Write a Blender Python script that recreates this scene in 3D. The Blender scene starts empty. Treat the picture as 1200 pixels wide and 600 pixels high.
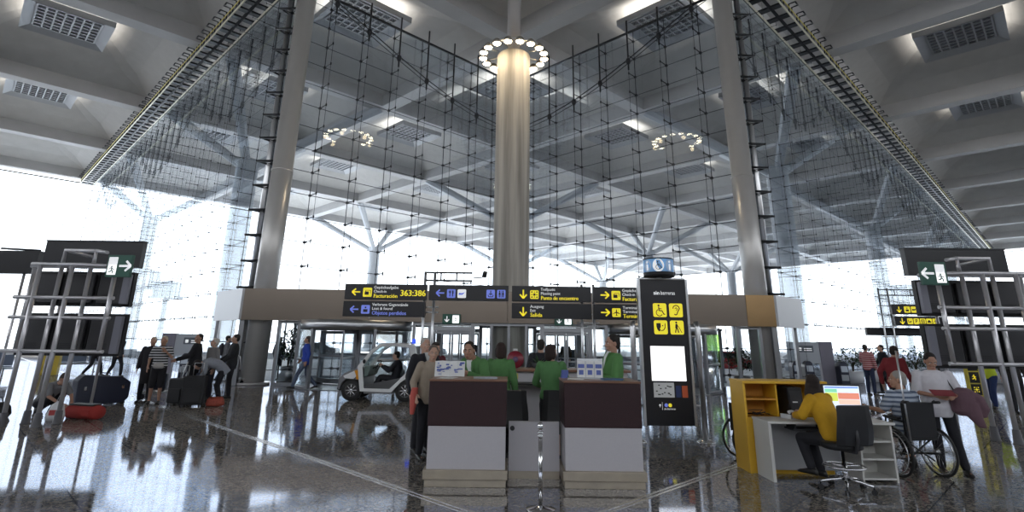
SKY = 2.6
import bpy, bmesh, math, random
from mathutils import Vector, Matrix, Euler
random.seed(7)
scene = bpy.context.scene
COL = scene.collection
PI = math.pi
R2 = math.sqrt(2)

# ---------------------------------------------------------------- materials
MATS = {}
def mat(name, color, rough=0.5, metal=0.0, noise=0.0, nscale=8.0, bump=0.0, bscale=40.0, spec=0.5,
        emit=None, estr=0.0, coat=0.0):
    if name in MATS: return MATS[name]
    m = bpy.data.materials.new(name); m.use_nodes = True
    nt = m.node_tree; b = nt.nodes['Principled BSDF']
    c = (color[0], color[1], color[2], 1)
    b.inputs['Base Color'].default_value = c
    b.inputs['Roughness'].default_value = rough
    b.inputs['Metallic'].default_value = metal
    b.inputs['Specular IOR Level'].default_value = spec
    if coat: b.inputs['Coat Weight'].default_value = coat
    if emit:
        b.inputs['Emission Color'].default_value = (emit[0], emit[1], emit[2], 1)
        b.inputs['Emission Strength'].default_value = estr
    if noise or bump:
        tc = nt.nodes.new('ShaderNodeTexCoord')
        if noise:
            n = nt.nodes.new('ShaderNodeTexNoise'); n.inputs['Scale'].default_value = nscale
            n.inputs['Detail'].default_value = 5
            nt.links.new(tc.outputs['Object'], n.inputs['Vector'])
            r = nt.nodes.new('ShaderNodeMix'); r.data_type = 'RGBA'
            r.inputs[6].default_value = tuple(min(1, x*(1-noise)) for x in color) + (1,)
            r.inputs[7].default_value = tuple(min(1, x*(1+noise)) for x in color) + (1,)
            nt.links.new(n.outputs['Fac'], r.inputs[0]); nt.links.new(r.outputs[2], b.inputs['Base Color'])
        if bump:
            n2 = nt.nodes.new('ShaderNodeTexNoise'); n2.inputs['Scale'].default_value = bscale
            nt.links.new(tc.outputs['Object'], n2.inputs['Vector'])
            bp = nt.nodes.new('ShaderNodeBump'); bp.inputs['Strength'].default_value = bump
            bp.inputs['Distance'].default_value = 0.01
            nt.links.new(n2.outputs['Fac'], bp.inputs['Height']); nt.links.new(bp.outputs['Normal'], b.inputs['Normal'])
    MATS[name] = m
    return m

def stripes(name, c1, c2, scale, axis='Z', thr=0.5, rough=0.8):
    if name in MATS: return MATS[name]
    m = bpy.data.materials.new(name); m.use_nodes = True
    nt = m.node_tree; b = nt.nodes['Principled BSDF']; b.inputs['Roughness'].default_value = rough
    tc = nt.nodes.new('ShaderNodeTexCoord')
    sx = nt.nodes.new('ShaderNodeSeparateXYZ'); nt.links.new(tc.outputs['Object'], sx.inputs[0])
    mu = nt.nodes.new('ShaderNodeMath'); mu.operation = 'MULTIPLY'; mu.inputs[1].default_value = scale
    nt.links.new(sx.outputs[axis], mu.inputs[0])
    fr = nt.nodes.new('ShaderNodeMath'); fr.operation = 'FRACT'; nt.links.new(mu.outputs[0], fr.inputs[0])
    gt = nt.nodes.new('ShaderNodeMath'); gt.operation = 'GREATER_THAN'; gt.inputs[1].default_value = thr
    nt.links.new(fr.outputs[0], gt.inputs[0])
    mx = nt.nodes.new('ShaderNodeMix'); mx.data_type = 'RGBA'
    mx.inputs[6].default_value = (*c1, 1); mx.inputs[7].default_value = (*c2, 1)
    nt.links.new(gt.outputs[0], mx.inputs[0]); nt.links.new(mx.outputs[2], b.inputs['Base Color'])
    MATS[name] = m
    return m

def glass(name, tint, refl=0.5, rough=0.0, ior=1.45):
    """architectural glass: see-through with a Fresnel mirror reflection"""
    if name in MATS: return MATS[name]
    m = bpy.data.materials.new(name); m.use_nodes = True
    nt = m.node_tree; nt.nodes.clear()
    o = nt.nodes.new('ShaderNodeOutputMaterial')
    t = nt.nodes.new('ShaderNodeBsdfTransparent'); t.inputs[0].default_value = (*tint, 1)
    g = nt.nodes.new('ShaderNodeBsdfGlossy'); g.inputs['Roughness'].default_value = rough
    g.inputs[0].default_value = (0.9, 0.95, 1, 1)
    f = nt.nodes.new('ShaderNodeFresnel'); f.inputs['IOR'].default_value = ior
    mu = nt.nodes.new('ShaderNodeMath'); mu.operation = 'MULTIPLY'; mu.inputs[1].default_value = refl
    nt.links.new(f.outputs[0], mu.inputs[0])
    mx = nt.nodes.new('ShaderNodeMixShader')
    nt.links.new(mu.outputs[0], mx.inputs[0]); nt.links.new(t.outputs[0], mx.inputs[1]); nt.links.new(g.outputs[0], mx.inputs[2])
    nt.links.new(mx.outputs[0], o.inputs[0])
    MATS[name] = m
    return m

# ---------------------------------------------------------------- mesh builder
class MB:
    def __init__(s):
        s.v = []; s.f = []; s.m = []; s.s = []; s.T = Matrix.Identity(4)
    def vert(s, p):
        s.v.append(tuple(s.T @ Vector(p))); return len(s.v) - 1
    def face(s, idx, m=0, smooth=False):
        s.f.append(tuple(idx)); s.m.append(m); s.s.append(smooth)
    def box(s, c, d, m=0, rot=None):
        M = Matrix.Translation(c)
        if rot is not None:
            M = M @ (rot if isinstance(rot, Matrix) else Euler(rot).to_matrix().to_4x4())
        hx, hy, hz = d[0]/2, d[1]/2, d[2]/2
        b = len(s.v)
        for z in (-hz, hz):
            for x, y in ((-hx,-hy),(hx,-hy),(hx,hy),(-hx,hy)): s.vert(M @ Vector((x,y,z)))
        for q in ((3,2,1,0),(4,5,6,7),(0,1,5,4),(1,2,6,5),(2,3,7,6),(3,0,4,7)):
            s.face([b+i for i in q], m)
        return s
    def b2(s, x0, x1, y0, y1, z0, z1, m=0):
        return s.box(((x0+x1)/2,(y0+y1)/2,(z0+z1)/2),(abs(x1-x0),abs(y1-y0),abs(z1-z0)),m)
    def ring(s, c, u, w, ru, rw, n):
        return [s.vert(c + u*(ru*math.cos(2*PI*k/n)) + w*(rw*math.sin(2*PI*k/n))) for k in range(n)]
    def bridge(s, a, b, m=0, smooth=True):
        n = len(a)
        for k in range(n): s.face((a[k], a[(k+1)%n], b[(k+1)%n], b[k]), m, smooth)
    def tube(s, pts, r, n=10, m=0, smooth=True, caps=True, closed=False):
        """polyline sweep; r a number or one radius per point"""
        P = [Vector(p) for p in pts]; N = len(P)
        rr = r if isinstance(r, (list, tuple)) else [r]*N
        rings = []; prev = None
        for i in range(N):
            if closed: d = (P[(i+1)%N]-P[i-1])
            else: d = (P[min(i+1,N-1)]-P[max(i-1,0)])
            d.normalize()
            if prev is None:
                up = Vector((0,0,1)) if abs(d.z) < 0.9 else Vector((1,0,0))
                u = d.cross(up).normalized()
            else:
                u = (prev - d*prev.dot(d)).normalized()
            prev = u; w = d.cross(u)
            rings.append(s.ring(P[i], u, w, rr[i], rr[i], n))
        for i in range(N-1): s.bridge(rings[i], rings[i+1], m, smooth)
        if closed: s.bridge(rings[-1], rings[0], m, smooth)
        elif caps:
            s.face(rings[0][::-1], m); s.face(rings[-1], m)
        return s
    def lathe(s, prof, c=(0,0,0), n=24, m=0, smooth=True, axis=None):
        """profile [(r,z)] turned about z (or about axis through c)"""
        A = Matrix.Translation(c)
        if axis is not None: A = A @ Vector((0,0,1)).rotation_difference(Vector(axis)).to_matrix().to_4x4()
        rings = []
        for r, z in prof:
            rings.append([s.vert(A @ Vector((max(r,1e-4)*math.cos(2*PI*k/n), max(r,1e-4)*math.sin(2*PI*k/n), z))) for k in range(n)])
        for a, b in zip(rings, rings[1:]): s.bridge(a, b, m, smooth)
        s.face(rings[0][::-1], m); s.face(rings[-1], m)
        return s
    def ell(s, c, d, m=0, n=14, k=9, rot=None):
        """ellipsoid with half-axes d"""
        A = Matrix.Translation(c)
        if rot is not None: A = A @ (rot if isinstance(rot, Matrix) else Euler(rot).to_matrix().to_4x4())
        rings = []
        for j in range(k):
            t = PI*(j+0.5)/k - PI/2
            rings.append([s.vert(A @ Vector((d[0]*math.cos(t)*math.cos(2*PI*i/n), d[1]*math.cos(t)*math.sin(2*PI*i/n), d[2]*math.sin(t)))) for i in range(n)])
        for a, b in zip(rings, rings[1:]): s.bridge(a, b, m, True)
        s.face(rings[0][::-1], m, True); s.face(rings[-1], m, True)
        return s
    def prism(s, poly, y0, y1, m=0, T=None):
        """2D outline (x,z) (counter-clockwise seen from -y) extruded from y0 to y1"""
        T = T or Matrix.Identity(4); n = len(poly)
        a = [s.vert(T @ Vector((x, y0, z))) for x, z in poly]
        b = [s.vert(T @ Vector((x, y1, z))) for x, z in poly]
        s.face(a, m); s.face(b[::-1], m)
        for k in range(n): s.face((a[k], b[k], b[(k+1)%n], a[(k+1)%n]), m)
        return s
    def loft(s, secs, n=12, m=0):
        """closed loft through sections (centre, u, w, ru, rw)"""
        rings = [s.ring(Vector(c), Vector(u), Vector(w), ru, rw, n) for c,u,w,ru,rw in secs]
        for a, b in zip(rings, rings[1:]): s.bridge(a, b, m, True)
        s.face(rings[0][::-1], m, True); s.face(rings[-1], m, True)
        return s
    def add(s, verts, faces, m=0, T=None, smooth=False):
        T = T or Matrix.Identity(4); b = len(s.v)
        for p in verts: s.vert(T @ Vector(p))
        for f in faces: s.face([b+i for i in f], m, smooth)
        return s
    def mesh(s, name, mats):
        me = bpy.data.meshes.new(name)
        me.from_pydata(s.v, [], s.f)
        for x in (mats if isinstance(mats, (list, tuple)) else [mats]): me.materials.append(x)
        me.polygons.foreach_set('material_index', s.m)
        me.polygons.foreach_set('use_smooth', s.s)
        me.update()
        return me
    def build(s, name, mats, parent=None, bevel=0, label=None, kind=None, fix=True):
        me = s.mesh(name, mats)
        if fix:
            bm = bmesh.new(); bm.from_mesh(me); bmesh.ops.recalc_face_normals(bm, faces=bm.faces); bm.to_mesh(me); bm.free()
        return link(name, me, parent, bevel, label, kind)

def link(name, me, parent=None, bevel=0, label=None, kind=None):
    o = bpy.data.objects.new(name, me); COL.objects.link(o)
    if parent is not None: o.parent = parent
    if bevel:
        b = o.modifiers.new('Bevel', 'BEVEL'); b.width = bevel; b.segments = 2; b.limit_method = 'ANGLE'; b.angle_limit = 0.7
    if label: o['label'] = label
    if kind: o['kind'] = kind
    return o
def thing(name, label, cat, loc=(0,0,0), rotz=0, group=None):
    o = bpy.data.objects.new(name, None); COL.objects.link(o)
    o.empty_display_size = 0.2; o.location = loc; o.rotation_euler = (0,0,rotz)
    return tag(o, label, cat, group)
def tag(o, label, cat, group=None):
    o['label'] = label; o['category'] = cat
    if group: o['group'] = group
    return o
def struct(name, mb, m, parent=None, **k):
    o = mb.build(name, m, parent, **k)
    if parent is None: o['kind'] = 'structure'
    return o
def dup(root, loc=None, rotz=None, label=None, group=None):
    """copy of a thing with copies of its parts and sub-parts"""
    r = root.copy(); COL.objects.link(r)
    if loc is not None: r.location = loc
    if rotz is not None: r.rotation_euler = (0,0,rotz)
    if label: r['label'] = label
    if group: r['group'] = group
    for ch in list(root.children):
        c = ch.copy(); COL.objects.link(c); c.parent = r
        for g in list(ch.children):
            d = g.copy(); COL.objects.link(d); d.parent = c
    return r
TXT = {}
def text_geo(body, size):
    """outline font text as (verts, faces, width); lies in the xz plane, read from -y"""
    key = (body, size)
    if key in TXT: return TXT[key]
    cu = bpy.data.curves.new('t', 'FONT'); cu.body = body; cu.size = size; cu.extrude = 0.0; cu.resolution_u = 2
    o = bpy.data.objects.new('t', cu); COL.objects.link(o)
    dg = bpy.context.evaluated_depsgraph_get(); me = o.evaluated_get(dg).to_mesh()
    V = [(v.co.x, 0.0, v.co.y) for v in me.vertices]; F = [tuple(p.vertices) for p in me.polygons]
    o.evaluated_get(dg).to_mesh_clear()
    bpy.data.objects.remove(o); bpy.data.curves.remove(cu)
    w = max([v[0] for v in V] + [0])
    TXT[key] = (V, F, w); return TXT[key]
def put_text(mb, body, size, x, y, z, m=0, width=None, bold=0):
    V, F, w = text_geo(body, size)
    sx = (width / w) if (width and w) else 1
    for k in (range(2) if bold else range(1)):
        mb.add(V, F, m, Matrix.Translation((x + k*bold, y - 0.0004*k, z)) @ Matrix.Diagonal((sx, 1, 1, 1)))
    return w*sx
def PQ(p, q, z=0.0): return Vector(((p-q)/R2, (p+q)/R2, z))
# ---------------------------------------------------------------- camera
cam = bpy.data.cameras.new('camera'); camo = bpy.data.objects.new('camera', cam); COL.objects.link(camo)
cam.sensor_width = 36; cam.lens = 636/1200*36; cam.shift_y = -80/1200; cam.clip_end = 600
camo.matrix_world = Matrix.Translation((0,0,1.7)) @ Matrix.Rotation(math.radians(90+15.64), 4, 'X') @ Matrix.Rotation(math.radians(0.75), 4, 'Z')
scene.camera = camo
vs = scene.view_settings
vs.view_transform = 'Standard'; vs.look = 'None'; vs.exposure = 0.35; vs.gamma = 1.0; vs.use_curve_mapping = False
cy = scene.cycles
cy.max_bounces = 8; cy.diffuse_bounces = 4; cy.glossy_bounces = 4; cy.transparent_max_bounces = 24; cy.transmission_bounces = 4
cy.use_denoising = True; cy.caustics_reflective = True; cy.blur_glossy = 1.0; cy.caustics_refractive = False
cy.sample_clamp_indirect = 6.0

# ---------------------------------------------------------------- daylight
w = bpy.data.worlds.new('sky'); scene.world = w; w.use_nodes = True
nt = w.node_tree; bg = nt.nodes['Background']
tc = nt.nodes.new('ShaderNodeTexCoord'); sp = nt.nodes.new('ShaderNodeSeparateXYZ'); nt.links.new(tc.outputs['Generated'], sp.inputs[0])
rp = nt.nodes.new('ShaderNodeValToRGB'); nt.links.new(sp.outputs['Z'], rp.inputs[0])
rp.color_ramp.elements[0].position = 0.0; rp.color_ramp.elements[0].color = (1.0, 1.0, 1.0, 1)
rp.color_ramp.elements[1].position = 0.7; rp.color_ramp.elements[1].color = (0.78, 0.88, 1.0, 1)
nt.links.new(rp.outputs[0], bg.inputs[0]); bg.inputs[1].default_value = SKY

S_ = bpy.data.lights.new('sun', 'SUN'); S_.energy = 7.0; S_.angle = .01; S_.color = (1,.97,.92)
so = bpy.data.objects.new('sun', S_); COL.objects.link(so)
so.rotation_euler = Vector((.55,-.62,-.75)).to_track_quat('-Z','Y').to_euler()
# ---------------------------------------------------------------- materials of the building
CONC = mat('concrete', (0.50,0.49,0.475), 0.8, noise=0.12, nscale=1.3, bump=0.2, bscale=25)
BEAMM = mat('beam_concrete', (0.42,0.415,0.415), 0.6, noise=0.12, nscale=0.8)
STEEL = mat('brushed_steel', (0.55,0.55,0.56), 0.32, 1.0, noise=0.1, nscale=3)
STEELW = mat('warm_steel', (0.50,0.47,0.43), 0.35, 1.0, noise=0.12, nscale=2)
PAINTW = mat('grey_painted_steel', (0.50,0.49,0.48), 0.3, 0.35, noise=0.05, nscale=2)
DARK = mat('dark_steel', (0.03,0.032,0.036), 0.4, 0.6)
CABLE = mat('steel_cable', (0.05,0.055,0.065), 0.4, 0.7)
BLACK = mat('black_matt', (0.012,0.012,0.014), 0.5)
CHROME = mat('chrome', (0.75,0.75,0.76), 0.12, 1.0)
ALU = mat('aluminium', (0.62,0.63,0.65), 0.3, 0.9)
GLASSW = glass('facade_glass', (0.92,0.945,0.965), 0.40)
GLASSD = glass('door_glass', (0.965,0.98,0.985), 0.5)

def floor_mat():
    m = bpy.data.materials.new('polished_granite_tiles'); m.use_nodes = True
    nt = m.node_tree; b = nt.nodes['Principled BSDF']
    geo = nt.nodes.new('ShaderNodeNewGeometry')
    rot = nt.nodes.new('ShaderNodeMapping'); rot.inputs['Rotation'].default_value = (0,0,-PI/4)
    nt.links.new(geo.outputs['Position'], rot.inputs['Vector'])
    off = nt.nodes.new('ShaderNodeMapping'); off.inputs['Location'].default_value = (-0.25, -0.35, 0)
    nt.links.new(rot.outputs[0], off.inputs['Vector'])
    br = nt.nodes.new('ShaderNodeTexBrick'); br.offset = 0.0
    br.inputs['Scale'].default_value = 1.0; br.inputs['Brick Width'].default_value = 1.06; br.inputs['Row Height'].default_value = 1.06
    br.inputs['Mortar Size'].default_value = 0.010; br.inputs['Mortar Smooth'].default_value = 0.2; br.inputs['Bias'].default_value = 0
    br.inputs['Color1'].default_value = (0.215,0.198,0.178,1); br.inputs['Color2'].default_value = (0.24,0.222,0.20,1)
    br.inputs['Mortar'].default_value = (0.03,0.028,0.026,1)
    nt.links.new(off.outputs[0], br.inputs['Vector'])
    v = nt.nodes.new('ShaderNodeTexVoronoi'); v.inputs['Scale'].default_value = 38
    nt.links.new(geo.outputs['Position'], v.inputs['Vector'])
    cr = nt.nodes.new('ShaderNodeValToRGB'); cr.color_ramp.elements[0].position = 0.0; cr.color_ramp.elements[0].color = (0.38,0.38,0.38,1)
    cr.color_ramp.elements[1].position = 1.0; cr.color_ramp.elements[1].color = (1.62,1.58,1.52,1)
    sep = nt.nodes.new('ShaderNodeSeparateColor'); nt.links.new(v.outputs['Color'], sep.inputs[0])
    nt.links.new(sep.outputs[0], cr.inputs[0])
    mx = nt.nodes.new('ShaderNodeMix'); mx.data_type = 'RGBA'; mx.blend_type = 'MULTIPLY'; mx.inputs[0].default_value = 1
    nt.links.new(br.outputs['Color'], mx.inputs[6]); nt.links.new(cr.outputs[0], mx.inputs[7])
    nt.links.new(mx.outputs[2], b.inputs['Base Color'])
    n = nt.nodes.new('ShaderNodeTexNoise'); n.inputs['Scale'].default_value = 2.2; n.inputs['Detail'].default_value = 6
    nt.links.new(geo.outputs['Position'], n.inputs['Vector'])
    rr = nt.nodes.new('ShaderNodeMapRange'); rr.inputs[3].default_value = 0.03; rr.inputs[4].default_value = 0.10
    nt.links.new(n.outputs['Fac'], rr.inputs[0])
    b.inputs['Roughness'].default_value = .9; b.inputs['Specular IOR Level'].default_value = 0.0
    gl = nt.nodes.new('ShaderNodeBsdfGlossy'); gl.inputs[0].default_value = (.80,.86,1,1); nt.links.new(rr.outputs[0], gl.inputs['Roughness'])
    fr = nt.nodes.new('ShaderNodeFresnel'); fr.inputs['IOR'].default_value = 1.55
    f2 = nt.nodes.new('ShaderNodeMath'); f2.operation = 'MULTIPLY'; f2.inputs[1].default_value = 1.7; nt.links.new(fr.outputs[0], f2.inputs[0])
    mn = nt.nodes.new('ShaderNodeMath'); mn.operation = 'MINIMUM'; mn.inputs[1].default_value = .44; nt.links.new(f2.outputs[0], mn.inputs[0])
    ms = nt.nodes.new('ShaderNodeMixShader'); nt.links.new(mn.outputs[0], ms.inputs[0]); nt.links.new(b.outputs[0], ms.inputs[1]); nt.links.new(gl.outputs[0], ms.inputs[2])
    nt.links.new(ms.outputs[0], nt.nodes['Material Output'].inputs[0])
    bn = nt.nodes.new('ShaderNodeTexNoise'); bn.inputs['Scale'].default_value = 1.1; bn.inputs['Detail'].default_value = 2
    nt.links.new(geo.outputs['Position'], bn.inputs['Vector'])
    bp = nt.nodes.new('ShaderNodeBump'); bp.inputs['Strength'].default_value = 0.06; bp.inputs['Distance'].default_value = 0.02
    nt.links.new(bn.outputs['Fac'], bp.inputs['Height']); nt.links.new(bp.outputs['Normal'], gl.inputs['Normal'])
    return m

# ---------------------------------------------------------------- floor, outside ground
WP, WQ, CP = 8.2, 8.2, 22.5          # glass planes: left wall p=WP, right wall q=WQ, notch p=CP / q=CP
PMAX, QMAX, PMIN = 127.65, 73.65, -30.2
def slab(mb, poly, z0, z1):
    n = len(poly)
    a = [mb.vert(PQ(p, q, z1)) for p, q in poly]; b = [mb.vert(PQ(p, q, z0)) for p, q in poly]
    mb.face(a); mb.face(b[::-1])
    for k in range(n): mb.face((a[k], b[k], b[(k+1)%n], a[(k+1)%n]))
hall = [(PMIN,PMIN),(PMAX,PMIN),(PMAX,WQ),(CP,WQ),(CP,CP),(WP,CP),(WP,QMAX),(PMIN,QMAX)]
mb = MB(); slab(mb, hall, -0.3, 0.0)
struct('floor', mb, floor_mat())
PAVE = mat('pavement', (0.78,0.79,0.81), 0.8, noise=0.15, nscale=0.6)
mb = MB(); mb.b2(-320,320,-90,420,-0.5,-0.31); struct('ground', mb, PAVE)
mb = MB(); slab(mb, [(WP,CP),(CP,CP),(CP,WQ),(PMAX,WQ),(PMAX,QMAX),(WP,QMAX)], -0.3, -0.03); struct('pavement', mb, PAVE)
# light metal strips let into the floor
STRIP = mat('floor_strip_steel', (0.55,0.54,0.52), 0.25, 0.8)
mb = MB()
for dp in (-0.035, 0.035): slab(mb, [(4.12+dp-.022,3.9),(4.12+dp+.022,3.9),(4.12+dp+.022,60),(4.12+dp-.022,60)], -0.01, 0.003)
struct('trim_1', mb, STRIP)
mb = MB()
for dp in (-0.035, 0.035): slab(mb, [(4.3,3.74+dp-.022),(60,3.74+dp-.022),(60,3.74+dp+.022),(4.3,3.74+dp+.022)], -0.01, 0.003)
struct('trim_2', mb, STRIP)

# rear walls of the hall (behind the camera)
RWALL = mat('wall_panel_grey', (0.30,0.29,0.28), 0.6, noise=0.1, nscale=.5)
for nm, a, b in (('wall_left', (PMIN,PMIN), (PMIN,QMAX)), ('wall_right', (PMIN,PMIN), (PMAX,PMIN))):
    mb = MB(); (p0,q0),(p1,q1) = a,b
    slab(mb, [(p0-.3,q0-.3),(p1+.3 if p1>p0 else p0,q0-.3 if p1>p0 else q0-.3),(p1+.3 if p1>p0 else p0,q1+.3 if q1>q0 else q0),(p0-.3,q1+.3 if q1>q0 else q0)], 0, 11.0)
    struct(nm, mb, RWALL)
# ---------------------------------------------------------------- concrete roof: beams, coffers, skylight panels
ZB, HB, ZT = 18.0, 0.95, 20.0
QL = [-30.2,-16.7,-4.7,7.6,19.65,33.15,46.65,60.15,73.65]
PL = QL + [87.15,100.65,114.15,127.65]
for p in PL:
    mb = MB(); slab(mb, [(p-.5,QL[0]-.5),(p+.5,QL[0]-.5),(p+.5,QL[-1]+.5),(p-.5,QL[-1]+.5)], ZB, ZB+HB+.3); struct('ceiling_beam', mb, BEAMM)
for q in QL:
    mb = MB(); slab(mb, [(PL[0]-.5,q-.5),(PL[-1]+.5,q-.5),(PL[-1]+.5,q+.5),(PL[0]-.5,q+.5)], ZB+.004, ZB+HB+.29); struct('ceiling_beam', mb, BEAMM)
def ringpts(cp, cq, hp, hq, c, z):
    return [(cp+hp-c,cq-hq,z),(cp+hp,cq-hq+c,z),(cp+hp,cq+hq-c,z),(cp+hp-c,cq+hq,z),(cp-hp+c,cq+hq,z),(cp-hp,cq+hq-c,z),(cp-hp,cq-hq+c,z),(cp-hp+c,cq-hq,z)]
COFFER = {}
def coffer(p0, p1, q0, q1):
    cp, cq = (p0+p1)/2, (q0+q1)/2; W, D = p1-p0, q1-q0
    k = (round(W,2), round(D,2))
    if k not in COFFER:
        mb = MB(); rs = []
        for hp, hq, c, z in ((W/2-.45, D/2-.45, .03, ZB+HB), (W/2-.45-(W/2-2.9)*.38, D/2-.45-(D/2-2.9)*.38, .62, ZB+HB+.75),
                             (2.45+(W/2-2.9)*.22, 2.45+(D/2-2.9)*.22, .48, ZB+HB+1.3), (2.45, 2.45, .40, ZT+.60), (.9, .9, .2, ZT+1.05)):
            rs.append([mb.vert(PQ(*x)) for x in ringpts(0,0,hp,hq,c,z)])
        for i, (a, b) in enumerate(zip(rs, rs[1:])):
            for j in range(8):
                mb.face((a[j], a[(j+1)%8], b[(j+1)%8], b[j]), 0)
        mb.face(rs[-1])
        me = mb.mesh('ceiling_coffer', CONC); COFFER[k] = me
    o = link('ceiling_coffer', COFFER[k]); o.location = PQ(cp, cq, 0); o['kind'] = 'structure'
    return o
PANF = mat('panel_frame_grey', (0.42,0.43,0.45), 0.5, 0.3)
def panel_plate_mat():
    m = mat('perforated_plate', (0.2,0.2,0.22), 0.6)
    nt = m.node_tree; b = nt.nodes['Principled BSDF']
    tc = nt.nodes.new('ShaderNodeTexCoord'); br = nt.nodes.new('ShaderNodeTexBrick'); br.offset = 0
    mp = nt.nodes.new('ShaderNodeMapping'); mp.inputs['Rotation'].default_value = (0,0,-PI/4); nt.links.new(tc.outputs['Object'], mp.inputs[0])
    br.inputs['Scale'].default_value = 1; br.inputs['Brick Width'].default_value = .12; br.inputs['Row Height'].default_value = .12; br.inputs['Mortar Size'].default_value = .02
    br.inputs['Color1'].default_value = (.03,.03,.035,1); br.inputs['Color2'].default_value = (.05,.05,.06,1); br.inputs['Mortar'].default_value = (.3,.31,.33,1)
    nt.links.new(mp.outputs[0], br.inputs['Vector']); nt.links.new(br.outputs['Color'], b.inputs['Base Color'])
    return m
PLATE = panel_plate_mat()
PANEL = None
def panel(cp, cq, label, group=None, watts=150):
    global PANEL
    loc = PQ(cp, cq, 19.62)
    L = bpy.data.lights.new('coffer_light', 'AREA'); L.shape = 'SQUARE'; L.size = 4.0; L.energy = watts; L.color = (1,.95,.87)
    lo = bpy.data.objects.new('coffer_light', L); COL.objects.link(lo); lo.location = loc+Vector((0,0,.46)); lo.rotation_euler = (PI,0,PI/4)
    if PANEL is None:
        t = thing('skylight_panel', label, 'skylight panel', loc, PI/4, group)
        mb = MB(); h = 2.1
        a = [mb.vert(v) for v in ((-h,-h,0),(h,-h,0),(h,h,0),(-h,h,0))]
        k = 1.55
        b = [mb.vert(v) for v in ((-k,-k,.3),(k,-k,.3),(k,k,.3),(-k,k,.3))]
        c = [mb.vert(v) for v in ((-h,-h,.38),(h,-h,.38),(h,h,.38),(-h,h,.38))]
        for i in range(4):
            j = (i+1)%4
            mb.face((a[i],a[j],b[j],b[i])); mb.face((a[i],a[j],c[j],c[i]))
        mb.face(c)
        mb.build('frame', PANF, t)
        mb = MB(); mb.b2(-k,k,-k,k,.28,.31); mb.build('perforated_plate', PLATE, t)
        mb = MB()
        for i in range(8):
            x = -k+.02+i*(2*k-.04)/7
            mb.b2(x-.045,x+.045,-k,k,.2,.28); mb.b2(-k,k,x-.045,x+.045,.2,.279)
        mb.build('lattice', PANF, t)
        PANEL = t
        return t
    return dup(PANEL, loc, PI/4, label, group)
def side(p, q):
    return (p < WP) or (q < WQ)
PANLAB = {(3,6):'perforated skylight panel nearest the camera, top left corner of the picture', }
for i in range(len(PL)-1):
    for j in range(len(QL)-1):
        coffer(PL[i], PL[i+1], QL[j], QL[j+1])
def cell(i, j): return (PL[i]+PL[i+1])/2, (QL[j]+QL[j+1])/2
# interior, left of the left gantry (p cell 2) and right of the right gantry (q cell 2)
for (i, j, lab) in (
    (2,5,'large perforated skylight panel in the upper left coffer, closest on that side'),
    (2,6,'perforated skylight panel on the left ceiling, one coffer beyond the large upper left one'),
    (5,2,'large perforated skylight panel in the upper right coffer, closest on that side'),
    (6,2,'perforated skylight panel on the right ceiling, one coffer beyond the large upper right one')):
    panel(*cell(i, j), lab)
for (i, j, lab) in (
    (3,4,'skylight panel seen through glass at the top, left of the concrete column'),
    (4,3,'skylight panel seen through glass at the top, right of the concrete column'),
    (4,4,'skylight panel seen through glass directly behind the top of the concrete column')):
    panel(*cell(i, j), lab)
for i in range(3, 8):
    for j in range(3, 8):
        if (i, j) in ((3,3),(3,4),(4,3),(4,4)) or abs(i-j) > 3: continue
        panel(*cell(i, j), 'small perforated skylight panel in the canopy ceiling far behind the glass', 'skylight panels of the outside canopy')
# ---------------------------------------------------------------- concrete column with its ring of lamps
def column_mat():
    m = mat('board_marked_concrete', (0.46,0.42,0.36), 0.75)
    nt = m.node_tree; b = nt.nodes['Principled BSDF']
    tc = nt.nodes.new('ShaderNodeTexCoord'); mp = nt.nodes.new('ShaderNodeMapping'); mp.inputs['Scale'].default_value = (3.2,3.2,0.16)
    nt.links.new(tc.outputs['Object'], mp.inputs[0])
    n = nt.nodes.new('ShaderNodeTexNoise'); n.inputs['Scale'].default_value = 1.0; n.inputs['Detail'].default_value = 7; nt.links.new(mp.outputs[0], n.inputs['Vector'])
    r = nt.nodes.new('ShaderNodeValToRGB'); nt.links.new(n.outputs['Fac'], r.inputs[0])
    r.color_ramp.elements[0].position = .33; r.color_ramp.elements[0].color = (0.20,0.185,0.165,1)
    r.color_ramp.elements[1].position = .66; r.color_ramp.elements[1].color = (0.50,0.47,0.42,1)
    nt.links.new(r.outputs[0], b.inputs['Base Color'])
    return m
cc = PQ(15.27, 15.27)
mb = MB(); mb.lathe([(.72,0),(.72,2),(.72,13.75),(.68,13.8),(.30,13.82)], n=40)
o = struct('column_concrete', mb, column_mat()); o.location = cc
mb = MB(); mb.lathe([(.30,13.8),(.30,20.4)], n=24); o = struct('column_stem', mb, mat('stem_steel',(.30,.29,.29),.5,.3)); o.location = cc
ring = thing('ring_lamp', 'ring of glowing warm spotlights around the top of the concrete column', 'ring lamp', (cc.x, cc.y, 13.75))
mb = MB(); RL = 1.36
mb.tube([(RL*math.cos(2*PI*k/48), RL*math.sin(2*PI*k/48), .12) for k in range(48)], .06, 8, closed=True)
mb.build('ring', STEEL, ring)
for k in range(8):
    mb = MB(); a = 2*PI*(k+.5)/8; mb.tube([(.71*math.cos(a),.71*math.sin(a),.12),(RL*math.cos(a),RL*math.sin(a),.12)], .03, 6)
    mb.build('bracket_arm', STEEL, ring)
BULB = mat('lamp_glow', (1,.9,.7), .3, emit=(1.0,.82,.56), estr=30)
HOUS = mat('lamp_housing', (.3,.28,.25), .4, .8)
mh = MB(); mh.lathe([(.10,.2),(.17,.13),(.19,-.02),(.17,-.02),(.15,.06)], n=14)
mg = MB(); mg.lathe([(.162,.0),(.14,-.04),(.07,-.065)], n=14)
mh_me, mg_me = mh.mesh('spotlight', HOUS), mg.mesh('bulb', BULB)
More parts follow.
